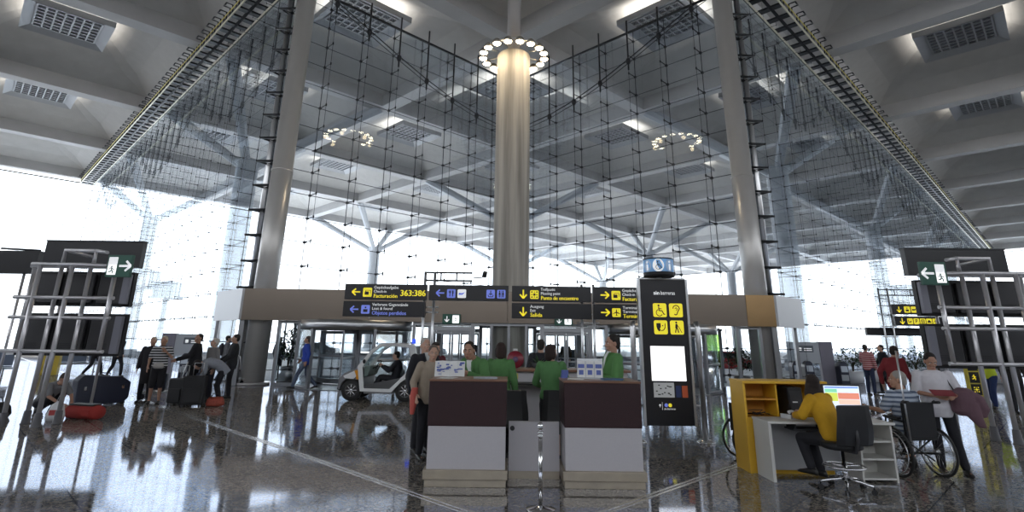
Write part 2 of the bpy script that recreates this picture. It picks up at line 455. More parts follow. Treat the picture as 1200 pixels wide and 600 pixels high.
for k in range(17):
    a = 2*PI*(k+.5)/17 - PI/2
    h = link('spotlight', mh_me, ring); h.location = (RL*math.cos(a), RL*math.sin(a), 0)
    g = link('bulb', mg_me, h); g['label'] = 'glowing bulb'

for k in range(6):
    a = 2*PI*(k+.5)/6 - PI/2
    L = bpy.data.lights.new('ring_lamp_light', 'POINT'); L.energy = 10; L.color = (1,.74,.42); L.shadow_soft_size = .12
    lo = bpy.data.objects.new('ring_lamp_light', L); COL.objects.link(lo); lo.location = (cc.x+RL*math.cos(a), cc.y+RL*math.sin(a), 13.5)
# ---------------------------------------------------------------- tree columns that carry the canopy outside
TREEM = mat('tree_column_grey', (0.42,0.44,0.47), 0.5, 0.2, noise=0.08, nscale=1)
def tree_column(cp, cq, zt=13.9):
    c = PQ(cp, cq)
    mb = MB(); mb.lathe([(.95,-.03),(.95,.5),(.74,.52),(.74,zt-.3),(.9,zt-.2),(.9,zt)], n=20)
    for sp_ in (-1,1):
        for sq in (-1,1):
            n = PQ(max(9.0, cp+sp_*6.5), max(9.0, cq+sq*6.5), ZB-.02) - c
            mb.tube([Vector((0,0,zt-.35))+Vector((n.x,n.y,0))*.06, Vector((n.x,n.y,ZB+.2))], [.30,.42], 8, smooth=False)
    o = struct('column_tree', mb, TREEM); o.location = c
    return o
for cp, cq in ((12.9,39.9),(12.9,66.9),(39.9,12.9),(66.9,12.9),(93.9,12.9),(120.9,12.9),(39.9,39.9),(39.9,66.9),(66.9,39.9),(66.9,66.9),(93.9,39.9),(93.9,66.9)):
    tree_column(cp, cq)

# ---------------------------------------------------------------- slender leaning poles inside at the glass corners
for sx in (-1, 1):
    b = Vector((sx*9.5, 21.25, 0)); t = Vector((sx*9.35, 21.35, 18.3))
    mb = MB(); mb.tube([b, b+(t-b)*.45, b+(t-b)*.451, t], [.42,.42,.40,.40], 24)
    mb.tube([b, b+Vector((0,0,.08))], .62, 24)
    mb.tube([b+(t-b)*.449, b+(t-b)*.4525], .435, 24)
    o = struct('column_pole', mb, PAINTW)

# ---------------------------------------------------------------- cable-net glass walls
ZG0, ZG1, DZ = 0.02, 17.55, 1.03
def glass_wall(idx, a, b, inward, n, z0=ZG0, fine=1.0):
    """glass wall from plan point a to b; inward = unit vector into the hall"""
    a, b = Vector(a), Vector(b); L = (b-a).length; d = (b-a)/L
    mb = MB(); nrm = inward
    q = [a, b, b-nrm*.02, a-nrm*.02]
    lo = [mb.vert(v+Vector((0,0,z0))) for v in q]; hi = [mb.vert(v+Vector((0,0,ZG1))) for v in q]
    mb.face(lo[::-1]); mb.face(hi)
    for k in range(4): mb.face((lo[k], lo[(k+1)%4], hi[(k+1)%4], hi[k]))
    root = struct('window_%d' % idx, mb, GLASSW)
    up = Vector((0,0,1))
    vb, hb, br = MB(), MB(), MB()
    zs = [z0 + .42 + DZ*k for k in range(int((ZG1-z0-.4)/DZ)+1)]
    for z in zs: hb.tube([a+nrm*.03+up*z, b+nrm*.03+up*z], .015*fine, 4, smooth=False, caps=False)
    for k in range(n+1):
        p = a + d*(L*k/n)
        vb.tube([p+nrm*.03+up*z0, p+nrm*.03+up*ZG1], .018*fine, 4, smooth=False, caps=False)
        vb.tube([p+nrm*.62+up*z0, p+nrm*.62+up*ZG1], .010*fine, 4, smooth=False, caps=False)
        for z in zs:
            c = p+up*z
            br.tube([c+nrm*.02, c+nrm*.64], [.030*fine,.018*fine], 5, smooth=False)
            br.box(c+nrm*.04, (.10*fine,.10*fine,.10*fine), rot=(0,0,PI/4))
            br.box(c+nrm*.62, (.05*fine,.05*fine,.12*fine), rot=(0,0,PI/4))
    vb.build('vertical_cables', CABLE, root, fix=False); hb.build('horizontal_cables', CABLE, root, fix=False)
    br.build('brackets', DARK, root, fix=False)
    # header rail under the beam
    hr = MB(); hr.tube([a+up*(ZG1+.05), b+up*(ZG1+.05)], .07, 6); hr.build('header_rail', DARK, root)
    return root
uq = PQ(0,1,0); up_ = PQ(1,0,0)
win_l = glass_wall(1, PQ(WP,QMAX), PQ(WP,CP), -up_, 30, fine=.55)
win_cl = glass_wall(2, PQ(WP,CP), PQ(CP,CP), -uq, 8)
win_cr = glass_wall(3, PQ(CP,CP), PQ(CP,WQ), -up_, 8)
win_r = glass_wall(4, PQ(CP,WQ), PQ(PMAX,WQ), -uq, 60, fine=.55)
win_e1 = glass_wall(5, PQ(PMIN,QMAX), PQ(WP,QMAX), -uq, 21, fine=.55)
win_e2 = glass_wall(6, PQ(PMAX,WQ), PQ(PMAX,PMIN), -up_, 21, fine=.55)
# sagging cable trusses and hangers along the top of the central glass
for nm, root, a, b, nin in (('l', win_cl, PQ(WP,CP), PQ(CP,CP), -uq), ('r', win_cr, PQ(CP,WQ), PQ(CP,CP), -up_)):
    mb = MB(); N = 8; prev = None; prev2 = None
    for k in range(N+1):
        t = k/N; zc = 17.6 - 3.6*math.sin(min(1, t*1.12)*PI/2)**1.25
        p = a + (b-a)*t + nin*.62
        c = Vector((p.x,p.y,zc))
        if prev is not None:
            mb.tube([prev, c], .03, 5); mb.tube([prev-Vector((0,0,.22)), c-Vector((0,0,.22))], .02, 5)
        if 0 < k < N:
            mb.tube([c-Vector((0,0,.6)), Vector((p.x,p.y,17.9))], .045, 6); mb.ell(c-Vector((0,0,.1)), (.13,.13,.2), n=8, k=5)
        prev = c
    mb.build('cable_truss', DARK, root)
for root, a, b, nin in ((win_l, PQ(WP,CP), PQ(WP,QMAX), -up_), (win_r, PQ(CP,WQ), PQ(PMAX,WQ), -uq)):
    mb = MB(); prev = None; L = (b-a).length; N = int(L/1.8); bay = 9
    for k in range(N+1):
        t = k/N; s_ = (k % bay)/bay; zc = 17.2 - 3.4*math.sin(PI*s_)
        p = a + (b-a)*t - nin*.7; c = Vector((p.x,p.y,zc))
        if prev is not None: mb.tube([prev, c], .03, 4)
        mb.tube([c-Vector((0,0,.5)), Vector((p.x,p.y,17.9))], .045, 5); mb.ell(c, (.12,.12,.2), n=6, k=4)
        prev = c
    mb.build('cable_truss', DARK, root)
# black arms that tie the poles to the glass corner, and the corner tubes
for sx, root in ((-1, win_cl), (1, win_cr)):
    cnr = PQ(WP,CP) if sx < 0 else PQ(CP,WQ)
    cnr = cnr + Vector((sx*.15, .15, 0))
    mb = MB(); mb.tube([cnr+Vector((0,0,.02)), cnr+Vector((0,0,17.6))], .15, 14); mb.build('corner_tube', ALU, root)
    mb = MB()
    for k in range(2, 17):
        z = .42+DZ*k+.02; pc = Vector((sx*(9.5-.15*z/18.3), 21.3, z))
        e = Vector((cnr.x-sx*.2, cnr.y-.3, z))
        mb.tube([pc+Vector((sx*.38,0,0)), Vector((pc.x+sx*1.15, pc.y+.05, z))], .05, 6)
        mb.tube([Vector((pc.x+sx*1.12, pc.y+.05, z)), Vector((cnr.x,cnr.y,z))], .035, 6)
    mb.build('tie_arms', DARK, root)

# ---------------------------------------------------------------- maintenance gantries under the ceiling
RAILL = mat('rail_pale', (.62,.60,.50), .4, .5); RAILY = mat('rail_yellow', (.62,.55,.18), .5, .2)
def gantry(a, b, inward, label, nr):
    t = thing('maintenance_gantry', label, 'gantry', (a.x, a.y, 17.55))
    d = (b-a); L = d.length; d = d/L; n = inward; Z = Vector((0,0,1))
    for off, r, m, nm, z in ((.05,.05,RAILL,'rail',0),(.62,.085,DARK,'rail',.05),(1.15,.05,RAILL,'rail',0),(1.28,.03,RAILY,'cable',.12)):
        mb = MB(); mb.tube([n*off+Z*z, n*off+Z*z+d*L], r, 6); mb.build(nm, m, t)
    me = None
    for k in range(nr):
        if me is None:
            mb = MB(); mb.box(n*.6+Z*.06, (.34,1.2,.1), rot=(0,0,math.atan2(n.y,n.x)-PI/2))
            for s_ in (-1,1): mb.tube([n*1.15+d*(s_*.2)+Z*.0, n*1.2+d*(s_*.2)+Z*.5, n*1.5+d*(s_*.2)+Z*.5], .04, 5)
            mb.tube([n*1.5+d*.2+Z*.5, n*1.5-d*.2+Z*.5], .04, 5)
            o = mb.build('rung', DARK, t); me = o.data; o.location = d*(L*(k+.5)/nr)
        else:
            o = link('rung', me, t); o.location = d*(L*(k+.5)/nr)
    return t
gantry(PQ(WP,CP-9), PQ(WP,QMAX), -up_, 'long maintenance gantry under the ceiling along the left glass wall', 66)
gantry(PQ(CP-9,WQ), PQ(PMAX,WQ), -uq, 'long maintenance gantry under the ceiling along the right glass wall', 100)
# ---------------------------------------------------------------- entrance vestibule in the notch of the facade
BRONZE = mat('bronze_fascia', (0.21,0.178,0.15), 0.34, 1.0, noise=0.10, nscale=0.7)
GOLD = mat('golden_fascia', (0.50,0.33,0.17), 0.25, 1.0, noise=0.22, nscale=1.6)
FRAMEG = mat('door_frame_grey', (0.33,0.34,0.36), 0.35, 0.8)
SOFFIT = mat('vestibule_soffit', (0.45,0.46,0.47), 0.5)
YV, ZF0, ZF1 = 20.6, 2.28, 3.42
fas = MB()
XF0, XF1 = -9.95, 9.85
xs = [XF0, -5.2, -0.1, 5.0, 8.75]
for a, b in zip(xs, xs[1:]): fas.b2(a+.008, b-.008, YV-.05, YV+.1, ZF0, ZF1)
fascia = struct('trim_3', fas, BRONZE)
mb = MB(); mb.b2(8.758, XF1, YV-.05, YV+.1, ZF0, ZF1); mb.build('fascia_end_panel', GOLD, fascia, label='golden rippled metal end panel')
mb = MB()
for sx, x0 in ((-1, XF0), (1, XF1)):
    T = Matrix.Translation((x0, YV-.05, 0)) @ Matrix.Rotation(-sx*PI/4 if sx > 0 else PI*1.25-PI/2, 4, 'Z')
    c = Vector((x0+sx*.95, YV+.9, (ZF0+ZF1)/2))
    mb.box(c, (2.75,.1,ZF1-ZF0), rot=(0,0,sx*PI/4))
mb.build('fascia_return', mat('return_steel',(.36,.37,.39),.45,.8), fascia)
mb = MB(); mb.b2(XF0,XF1,YV+.1,25.5,ZF1-.35,ZF1-.05); mb.build('vestibule_roof', SOFFIT, fascia)
mb = MB(); mb.b2(-3.4,3.4,YV+.12,25.5,ZF0+.02,ZF0+.1); mb.build('soffit', SOFFIT, fascia)

def revolving(n, cx, cyy, name_side):
    root_mb = MB(); R = 2.0
    N = 28
    # curved header drum
    for z0, z1, r0, r1 in ((ZF0-.32, ZF0+.02, R-.12, R+.03),):
        ri, ro = [], []
        for k in range(N):
            a = 2*PI*k/N
            ri.append([root_mb.vert((r0*math.cos(a), r0*math.sin(a), z)) for z in (z0,z1)])
            ro.append([root_mb.vert((r1*math.cos(a), r1*math.sin(a), z)) for z in (z0,z1)])
        for k in range(N):
            j = (k+1) % N
            root_mb.face((ro[k][0],ro[j][0],ro[j][1],ro[k][1]),0,True); root_mb.face((ri[k][0],ri[k][1],ri[j][1],ri[j][0]),0,True)
            root_mb.face((ro[k][0],ri[k][0],ri[j][0],ro[j][0])); root_mb.face((ro[k][1],ro[j][1],ri[j][1],ri[k][1]))
    d = struct('door_%d' % n, root_mb, STEEL); d.location = (cx, cyy, 0)
    mb = MB(); mb.lathe([(R-.1,ZF0-.28),(R-.1,ZF0-.26)], n=28); mb.build('drum_ceiling', SOFFIT, d)
    mb = MB(); mb.lathe([(R+.06,0.0),(R+.06,.015)], n=40); mb.build('threshold', FRAMEG, d)
    # curved glass quarters at the sides
    for nm, a0, a1 in (('curved_glass', PI*.80, PI*1.32), ('curved_glass', PI*1.68, PI*2.2)):
        mb = MB(); M = 10; prev = None
        for k in range(M+1):
            a = a0+(a1-a0)*k/M
            cur = [mb.vert((r*math.cos(a), r*math.sin(a), z)) for r in (R-.02,R) for z in (.06,ZF0-.32)]
            if prev: mb.face((prev[0],cur[0],cur[1],prev[1]),0,True); mb.face((prev[2],prev[3],cur[3],cur[2]),0,True); mb.face((prev[0],prev[2],cur[2],cur[0])); mb.face((prev[1],cur[1],cur[3],prev[3]))
            else: mb.face(cur)
            prev = cur
        mb.face(prev); g = mb.build(nm, GLASSD, d)
        mb = MB()
        for a in (a0, a1):
            mb.box(((R-.01)*math.cos(a),(R-.01)*math.sin(a),(ZF0-.3)/2), (.12,.10,ZF0-.3), rot=(0,0,a))
        for z in (.06,.95):
            mb.tube([((R-.01)*math.cos(a0+(a1-a0)*k/10),(R-.01)*math.sin(a0+(a1-a0)*k/10),z) for k in range(11)], .05, 6)
        mb.build('glass_frame', FRAMEG, g)
    # three wings
    for k in range(3):
        a = 2*PI*k/3 + .55
        T = Matrix.Rotation(a, 4, 'Z')
        mb = MB(); mb.T = T
        mb.b2(.06,R-.16,-.012,.012,.16,ZF0-.45); w_ = mb.build('wing', GLASSD, d)
        mb = MB(); mb.T = T
        for x in (.06, R-.2): mb.b2(x,x+.07,-.03,.03,.03,ZF0-.33)
        for z0, z1 in ((.03,.2),(.98,1.05),(ZF0-.45,ZF0-.34)): mb.b2(.06,R-.16,-.028,.028,z0,z1)
        mb.build('wing_frame', FRAMEG, w_)
    mb = MB(); mb.lathe([(.07,.01),(.07,ZF0-.3)], n=12); mb.build('centre_post', FRAMEG, d)
    return d
revolving(1, -5.75, 21.15, 'left'); revolving(2, 5.65, 21.15, 'right')
def glazing(idx, x0, x1, y, xs, zt=ZF0, transom=None):
    g = MB(); g.b2(x0,x1,y-.01,y+.01,.03,zt); r = struct('window_%d' % idx, g, GLASSD)
    f = MB()
    for x in xs: f.b2(x-.05,x+.05,y-.07,y+.07,.0,zt)
    f.b2(x0,x1,y-.06,y+.06,.0,.10); f.b2(x0,x1,y-.06,y+.06,zt-.10,zt)
    if transom: f.b2(x0,x1,y-.062,y+.062,transom-.05,transom+.05)
    f.build('frame', FRAMEG, r)
    return r
def sliding(n, x0, x1, y):
    zt = ZF0-.30; m = (x0+x1)/2
    f = MB()
    for x in (x0, x1): f.b2(x-.07,x+.07,y-.1,y+.1,0,ZF0)
    f.b2(x0+.07,x1-.07,y-.11,y+.11,zt,zt+.16); f.b2(x0+.07,x1-.07,y-.1,y+.1,ZF0-.04,ZF0)
    d = struct('door_%d' % n, f, FRAMEG)
    g = MB(); g.b2(x0+.07,x1-.07,y-.01,y+.01,zt+.16,ZF0-.04); g.build('transom_glass', GLASSD, d)
    for a, b in ((x0+.08, m-.01), (m+.01, x1-.08)):
        g = MB(); g.b2(a+.06,b-.06,y-.01,y+.01,.1,zt-.09); lf = g.build('leaf', GLASSD, d)
        f2 = MB()
        for x in (a, b-.07): f2.b2(x,x+.07,y-.03,y+.03,.02,zt-.01)
        for z0, z1 in ((.02,.11),(.92,.98),(zt-.1,zt-.01)): f2.b2(a+.07,b-.07,y-.028,y+.028,z0,z1)
        f2.build('leaf_frame', FRAMEG, lf)
    return d
sliding(3, -2.95, -1.38, YV+.15); sliding(4, 1.18, 2.95, YV+.15)
glazing(7, -1.38, 1.18, YV+.15, (-.05,.6,-.7))
glazing(8, -3.6, -2.95, YV+.15, (-3.55,)); glazing(9, 2.95, 3.6, YV+.15, (3.55,))
# inner row of doors on the street side
sliding(5, -3.1, -1.3, 24.9); sliding(6, 1.1, 3.0, 24.9); glazing(10, -1.3, 1.1, 24.9, (-.1,))
glazing(11, -9.6, -3.1, 24.9, (-9.5,-8.2,-6.6,-5,-3.2), transom=1.0); glazing(12, 3.0, 9.4, 24.9, (3.1,4.8,6.4,8,9.3), transom=1.0)
# side screens of the vestibule with tinted green edges
GLG = glass('green_tinted_glass', (0.55,0.78,0.35), 0.6)
glazing(13, -8.6, -7.75, YV+.2, (-8.55,-7.8)); glazing(14, 8.35, 9.3, YV+.2, (8.4, 9.25))
mb = MB(); mb.b2(7.75,8.3,22.4,22.43,.75,2.0); sc_ = struct('window_15', mb, GLG)
mb = MB(); mb.b2(7.7,7.75,22.38,22.45,0,2.25); mb.b2(8.3,8.35,22.38,22.45,0,2.25); mb.b2(7.75,8.3,22.38,22.45,0,.75); mb.build('frame', FRAMEG, sc_)
mb = MB()
for x in (-9.9, 9.75): mb.b2(x-.09,x+.09,YV+.05,YV+.2,0,ZF0)
for x in (-11.6, 11.3): mb.b2(x-.06,x+.06,YV+1.6,YV+1.75,0,ZF0+.2)
mb.build('corner_posts', FRAMEG, fascia)
# green exit signs hanging under the fascia
GREEN = mat('exit_green', (0.02,0.10,0.07), .4); WHITE = mat('sign_white', (.85,.87,.88), .5, emit=(.9,.95,1), estr=.25)
# ---------------------------------------------------------------- pictograms (outlines in the xz plane, read from -y)
SBLACK = mat('sign_black', (0.011,0.011,0.015), 0.35); YEL = mat('sign_yellow', (0.95,0.80,0.04), 0.5, emit=(1,.82,.03), estr=.35)
BLUE = mat('sign_blue', (0.16,0.20,0.62), 0.5, emit=(.18,.24,.75), estr=.35); INK = mat('sign_ink', (0.012,0.012,0.012), 0.5)
SWHITE = mat('sign_lettering_white', (.9,.9,.9), .5, emit=(.95,.97,1), estr=.35)
def rrect(x, z, w, h, r, n=4):
    pts = []
    for cx, cz, a0 in ((x+w-r,z+r,-PI/2),(x+w-r,z+h-r,0),(x+r,z+h-r,PI/2),(x+r,z+r,PI)):
        for k in range(n+1):
            a = a0+PI/2*k/n; pts.append((cx+r*math.cos(a), cz+r*math.sin(a)))
    return pts
def disc(x, z, r, n=14, rz=None): return [(x+r*math.cos(2*PI*k/n), z+(rz or r)*math.sin(2*PI*k/n)) for k in range(n)]
class Sign:
    """flat shapes in front of a board's face; every arrow, line of text and pictogram is an item of its own"""
    def __init__(s, y): s.y = y; s.c = {}; s.items = []; s.g = None
    def begin(s, name): s.g = {}; s.items.append((name, s.g))
    def end(s): s.g = None
    def mb(s, col):
        d = s.c if s.g is None else s.g
        if col not in d: d[col] = MB()
        return d[col]
    def poly(s, col, pts, lift=0.003): s.mb(col).prism(pts, s.y-lift, s.y-.0005)
    def line(s, col, a, b, w, lift=0.003):
        d = Vector((b[0]-a[0], b[1]-a[1])); n = Vector((-d.y, d.x)).normalized()*w/2
        s.poly(col, [(a[0]-n.x,a[1]-n.y),(b[0]-n.x,b[1]-n.y),(b[0]+n.x,b[1]+n.y),(a[0]+n.x,a[1]+n.y)], lift)
    def path(s, col, pts, w, lift=0.003):
        for a, b in zip(pts, pts[1:]): s.line(col, a, b, w, lift)
    def arrow(s, col, x, z, sz, dirn):
        s.begin('arrow'); v = {'l':(-1,0),'r':(1,0),'d':(0,-1),'u':(0,1)}[dirn]; p = (-v[1], v[0]); h = sz/2
        s.line(col, (x-v[0]*h, z-v[1]*h), (x+v[0]*h*.85, z+v[1]*h*.85), sz*.17)
        for k in (-1, 1):
            s.line(col, (x+v[0]*h, z+v[1]*h), (x+v[0]*h*.1+p[0]*k*h*.8, z+v[1]*h*.1+p[1]*k*h*.8), sz*.17)
        s.end()
    def text(s, col, body, size, x, z, width=None, bold=0):
        s.begin('lettering'); w = put_text(s.mb(col), body, size, x, s.y-.003, z, 0, width, bold); s.end(); return w
    def build(s, parent, mats, names):
        for col, m in s.c.items(): m.build(names[col], mats[col], parent, fix=False)
        for name, g in s.items:
            root = None
            for col, m in g.items():
                o = m.build(name if root is None else 'figure', mats[col], root or parent, fix=False)
                if root is None: root = o
SM = {'y':YEL,'b':BLUE,'w':SWHITE,'k':INK,'g':GREEN}
SN = {'y':'yellow_lettering','b':'blue_lettering','w':'white_lettering','k':'pictogram','g':'green_field'}
def icon(S, kind, x, z, h, bg, fg='k'):
    S.begin('pictogram'); draw_icon(S, kind, x, z, h, bg, fg); S.end()
def draw_icon(S, kind, x, z, h, bg, fg='k'):
    S.poly(bg, rrect(x, z, h, h, h*.12), .003); L = .0055
    u = lambda a, b: (x+a*h, z+b*h)
    if kind == 'bag':
        S.poly(fg, [u(.2,.22),u(.66,.22),u(.66,.58),u(.2,.58)], L); S.path(fg, [u(.3,.58),u(.3,.72),u(.84,.72),u(.84,.34)], h*.06, L)
    elif kind == 'case':
        S.poly(fg, [u(.25,.2),u(.75,.2),u(.75,.52),u(.25,.52)], L); S.poly(fg, disc(*u(.5,.72), h*.1), L)
    elif kind == 'meet':
        S.poly(fg, disc(*u(.5,.5), h*.14), L)
        for a, b in ((.2,.2),(.8,.2),(.2,.8),(.8,.8)): S.poly(fg, disc(*u(a,b), h*.09), L)
        S.line(fg, u(.5,.86), u(.5,.7), h*.08, L); S.line(fg, u(.5,.14), u(.5,.3), h*.08, L); S.line(fg, u(.12,.5), u(.3,.5), h*.08, L); S.line(fg, u(.88,.5), u(.7,.5), h*.08, L)
    elif kind == 'plane':
        S.poly(fg, [u(.46,.15),u(.54,.15),u(.56,.8),u(.5,.9),u(.44,.8)], L); S.poly(fg, [u(.1,.42),u(.5,.62),u(.9,.42),u(.9,.34),u(.5,.46),u(.1,.34)], L); S.poly(fg, [u(.34,.16),u(.66,.16),u(.5,.28)], L)
    elif kind == 'fork':
        S.line(fg, u(.34,.16), u(.34,.84), h*.09, L); S.path(fg, [u(.24,.84),u(.24,.6),u(.44,.6),u(.44,.84)], h*.06, L)
        S.line(fg, u(.66,.16), u(.66,.84), h*.1, L); S.poly(fg, [u(.62,.48),u(.78,.5),u(.76,.84),u(.64,.86)], L)
    elif kind == 'bird':
        S.poly(fg, [u(.1,.34),u(.6,.36),u(.9,.72),u(.5,.56),u(.16,.62)], L)
    elif kind == 'baby':
        S.line(fg, u(.5,.9), u(.5,.42), h*.1, L); S.path(fg, [u(.3,.55),u(.5,.4),u(.7,.55)], h*.08, L); S.path(fg, [u(.2,.4),u(.26,.18),u(.74,.18),u(.8,.4)], h*.08, L)
    elif kind == 'wc':
        for k in (.3, .7):
            S.poly(fg, disc(*u(k,.82), h*.08), L); S.poly(fg, [u(k-.12,.42),u(k+.12,.42),u(k+.08,.72),u(k-.08,.72)], L)
            S.line(fg, u(k-.05,.14), u(k-.05,.44), h*.07, L); S.line(fg, u(k+.05,.14), u(k+.05,.44), h*.07, L)
        S.line(fg, u(.5,.1), u(.5,.9), h*.03, L)
    elif kind == 'chair':
        S.poly(fg, disc(*u(.42,.84), h*.075), L); S.path(fg, [u(.42,.74),u(.44,.46),u(.66,.46),u(.78,.2),u(.88,.22)], h*.075, L)
        S.line(fg, u(.43,.6), u(.64,.6), h*.06, L)
        S.path(fg, [(x+h*(.46+.24*math.cos(a)), z+h*(.32+.24*math.sin(a))) for a in [PI*(.62+.12*k) for k in range(11)]], h*.06, L)
    elif kind == 'ear':
        S.path(fg, [(x+h*(.52+.24*math.cos(a)), z+h*(.62+.24*math.sin(a))) for a in [PI*(1.0-.13*k) for k in range(9)]] + [u(.62,.38),u(.56,.2),u(.44,.16),u(.36,.24)], h*.07, L)
        S.path(fg, [u(.42,.6),u(.52,.7),u(.62,.6),u(.52,.46)], h*.05, L)
    elif kind == 'face':
        S.poly(fg, [u(.18,.8),u(.5,.8),u(.5,.52),u(.42,.4),u(.5,.3),u(.36,.2),u(.24,.34),u(.18,.55)], L); S.path(fg, [u(.5,.26),u(.7,.3),u(.82,.5),u(.82,.8)], h*.06, L); S.poly(fg, disc(*u(.64,.62), h*.05), L)
    elif kind == 'cane':
        S.poly(fg, disc(*u(.46,.86), h*.075), L); S.poly(fg, [u(.36,.46),u(.54,.46),u(.54,.76),u(.4,.76)], L)
        S.path(fg, [u(.44,.48),u(.36,.12)], h*.08, L); S.path(fg, [u(.5,.48),u(.56,.3),u(.6,.12)], h*.08, L); S.path(fg, [u(.5,.7),u(.64,.52),u(.84,.12)], h*.045, L)
    elif kind == 'run':
        S.poly(fg, disc(*u(.46,.84), h*.085), L); S.path(fg, [u(.46,.74),u(.5,.46),u(.34,.3),u(.16,.3)], h*.11, L)
        S.path(fg, [u(.5,.46),u(.68,.34),u(.62,.12)], h*.10, L); S.path(fg, [u(.24,.56),u(.3,.7),u(.48,.72),u(.66,.56),u(.78,.6)], h*.07, L)
    elif kind == 'P':
        S.path(fg, [u(.36,.2),u(.36,.8),u(.62,.78),u(.68,.64),u(.6,.5),u(.36,.48)], h*.11, L)
    elif kind == 'car':
        S.poly(fg, [u(.16,.28),u(.84,.28),u(.84,.5),u(.7,.54),u(.62,.74),u(.38,.74),u(.3,.54),u(.16,.5)], L)
    elif kind == 'box':
        S.path(fg, [u(.22,.22),u(.78,.22),u(.78,.78),u(.22,.78),u(.22,.22)], h*.08, L); S.line(fg, u(.3,.4), u(.7,.4), h*.08, L); S.line(fg, u(.3,.58), u(.7,.58), h*.12, L)
    elif kind == 'zig':
        S.path(fg, [u(.2,.76),u(.2,.3),u(.5,.3),u(.8,.6)], h*.1, L); S.line(fg, u(.4,.6), u(.66,.3), h*.07, L)
def board(name, label, cat, x0, x1, z0, z1, y, th=.14, m=None, group=None):
    t = thing(name, label, cat, ((x0+x1)/2, y+th/2, z0), 0, group)
    W, H = x1-x0, z1-z0
    mb = MB(); mb.b2(-W/2,W/2,-th/2,th/2,0,H); mb.build('panel', m or SBLACK, t, bevel=.008)
    S = Sign(-th/2); S.x = -W/2; S.W = W; S.H = H
    return t, S
def fin(t, S): S.build(t, SM, SN); return t
YS = 13.0
T1 = [(-3.91,-1.98),(-1.93,-.05),(.03,1.90),(1.95,3.88)]
ZT0, ZT1, ZL0, ZL1 = 2.57, 2.93, 2.18, 2.53
def three(S, x, h, l1, l2, l3, c3, w1=None, w2=None, w3=None):
    S.text('w', l1, .092, x, h*.70, w1); S.text('w', l2, .092, x, h*.44, w2); S.text(c3, l3, .125, x, h*.12, w3, bold=.006)
t,S = board('direction_sign','black hanging sign reading Facturación 363:386 with yellow arrow and bag','sign',*T1[0],ZT0,ZT1,YS)
x = S.x; S.arrow('y', x+.27, .17, .19, 'l'); icon(S,'bag', x+.43, .06, .21, 'y'); three(S, x+.68, .36, 'Gepäckaufgabe','Check-in','Facturación','y',.58,.30,.56)
S.text('y','363:386', .20, x+1.30, .09, .60, bold=.012); fin(t,S)
t,S = board('direction_sign','black hanging sign with blue arrow, fork and knife, and toilet pictograms','sign',*T1[1],ZT0,ZT1,YS)
x = S.x; S.arrow('b', x+.27, .17, .19, 'l'); icon(S,'fork', x+.43, .06, .20, 'b'); icon(S,'bird', x+.68, .06, .20, 'w', 'b'); icon(S,'baby', x+1.36, .06, .20, 'b'); icon(S,'wc', x+1.61, .06, .20, 'b'); fin(t,S)
t,S = board('direction_sign','black hanging sign reading Objetos perdidos in blue with blue arrow','sign',T1[0][0]-.01,T1[0][1]-.02,ZL0,ZL1,YS)
x = S.x; S.arrow('b', x+.27, .16, .19, 'l'); icon(S,'case', x+.43, .06, .20, 'b'); three(S, x+.68, .35, 'Verlorene Gegenstände','Lost & found','Objetos perdidos','b',.84,.48,.80); fin(t,S)
t,S = board('direction_sign','black hanging sign reading Punto de encuentro with yellow down arrow','sign',*T1[2],ZT0,ZT1,YS)
x = S.x; S.arrow('y', x+.27, .17, .20, 'd'); icon(S,'meet', x+.43, .06, .20, 'y'); three(S, x+.68, .36, 'Treffpunkt','Meeting point','Punto de encuentro','y',.34,.46,.88); fin(t,S)
t,S = board('direction_sign','black hanging sign reading Ausgang, Exit, Salida with yellow down arrow','sign',*T1[2],ZL0,ZL1,YS)
x = S.x; S.arrow('y', x+.27, .16, .20, 'd'); three(S, x+.43, .35, 'Ausgang','Exit','Salida','y',.32,.13,.28); fin(t,S)
t,S = board('direction_sign','black hanging sign with yellow right arrow and bag, partly behind the tall black totem','sign',*T1[3],ZT0,ZT1,YS)
x = S.x; S.arrow('y', x+.27, .17, .20, 'r'); icon(S,'bag', x+.43, .06, .21, 'y'); three(S, x+.68, .36, 'Gepäckaufgabe','Check-in','Facturación','y',.58,.30,.56); fin(t,S)
t,S = board('direction_sign','black hanging sign reading Terminal with yellow right arrow and plane, partly behind the totem','sign',*T1[3],ZL0,ZL1,YS)
x = S.x; S.arrow('y', x+.27, .16, .20, 'r'); icon(S,'plane', x+.43, .06, .20, 'y'); three(S, x+.68, .35, 'Terminal','Terminal','Terminal','y',.34,.34,.42); fin(t,S)
# tubular gantry that carries the signs
def sign_frame(loc, label, xs, zt, arm=None, zr=(2.35,2.75)):
    t = thing('sign_frame', label, 'sign frame', loc)
    for x in xs:
        mb = MB(); mb.tube([(x,0,0.0),(x,0,zt)], .032, 10); mb.tube([(x,0,0),(x,0,.02)], .09, 12); mb.build('post', ALU, t)
    for z in zr:
        mb = MB(); mb.tube([(xs[0]-.12,0,z),(xs[-1]+.12,0,z)], .018, 8); mb.build('crossbar', ALU, t)
    if arm:
        mb = MB(); x0, x1, z0, z1 = arm
        mb.tube([(x0,0,z0),(x1,0,z0),(x1,0,z1),(x0,0,z1)], .022, 8, closed=True)
        for k in (1,2): mb.tube([(x0+(x1-x0)*k/3,0,z0),(x0+(x1-x0)*k/3,0,z1)], .018, 8)
        mb.build('top_arm', DARK, t)
    return t
sign_frame((0,YS+.2,0),'pair of thin steel posts holding signs left of centre, arm on top',(-2.06,-1.83),3.26,(-2.06,-.93,3.05,3.24),(2.0,2.3,2.42))
sign_frame((0,YS+.2,0),'pair of thin steel posts holding signs behind the right desk tower',(1.70,1.98),3.0,None,(2.0,2.3,2.1))
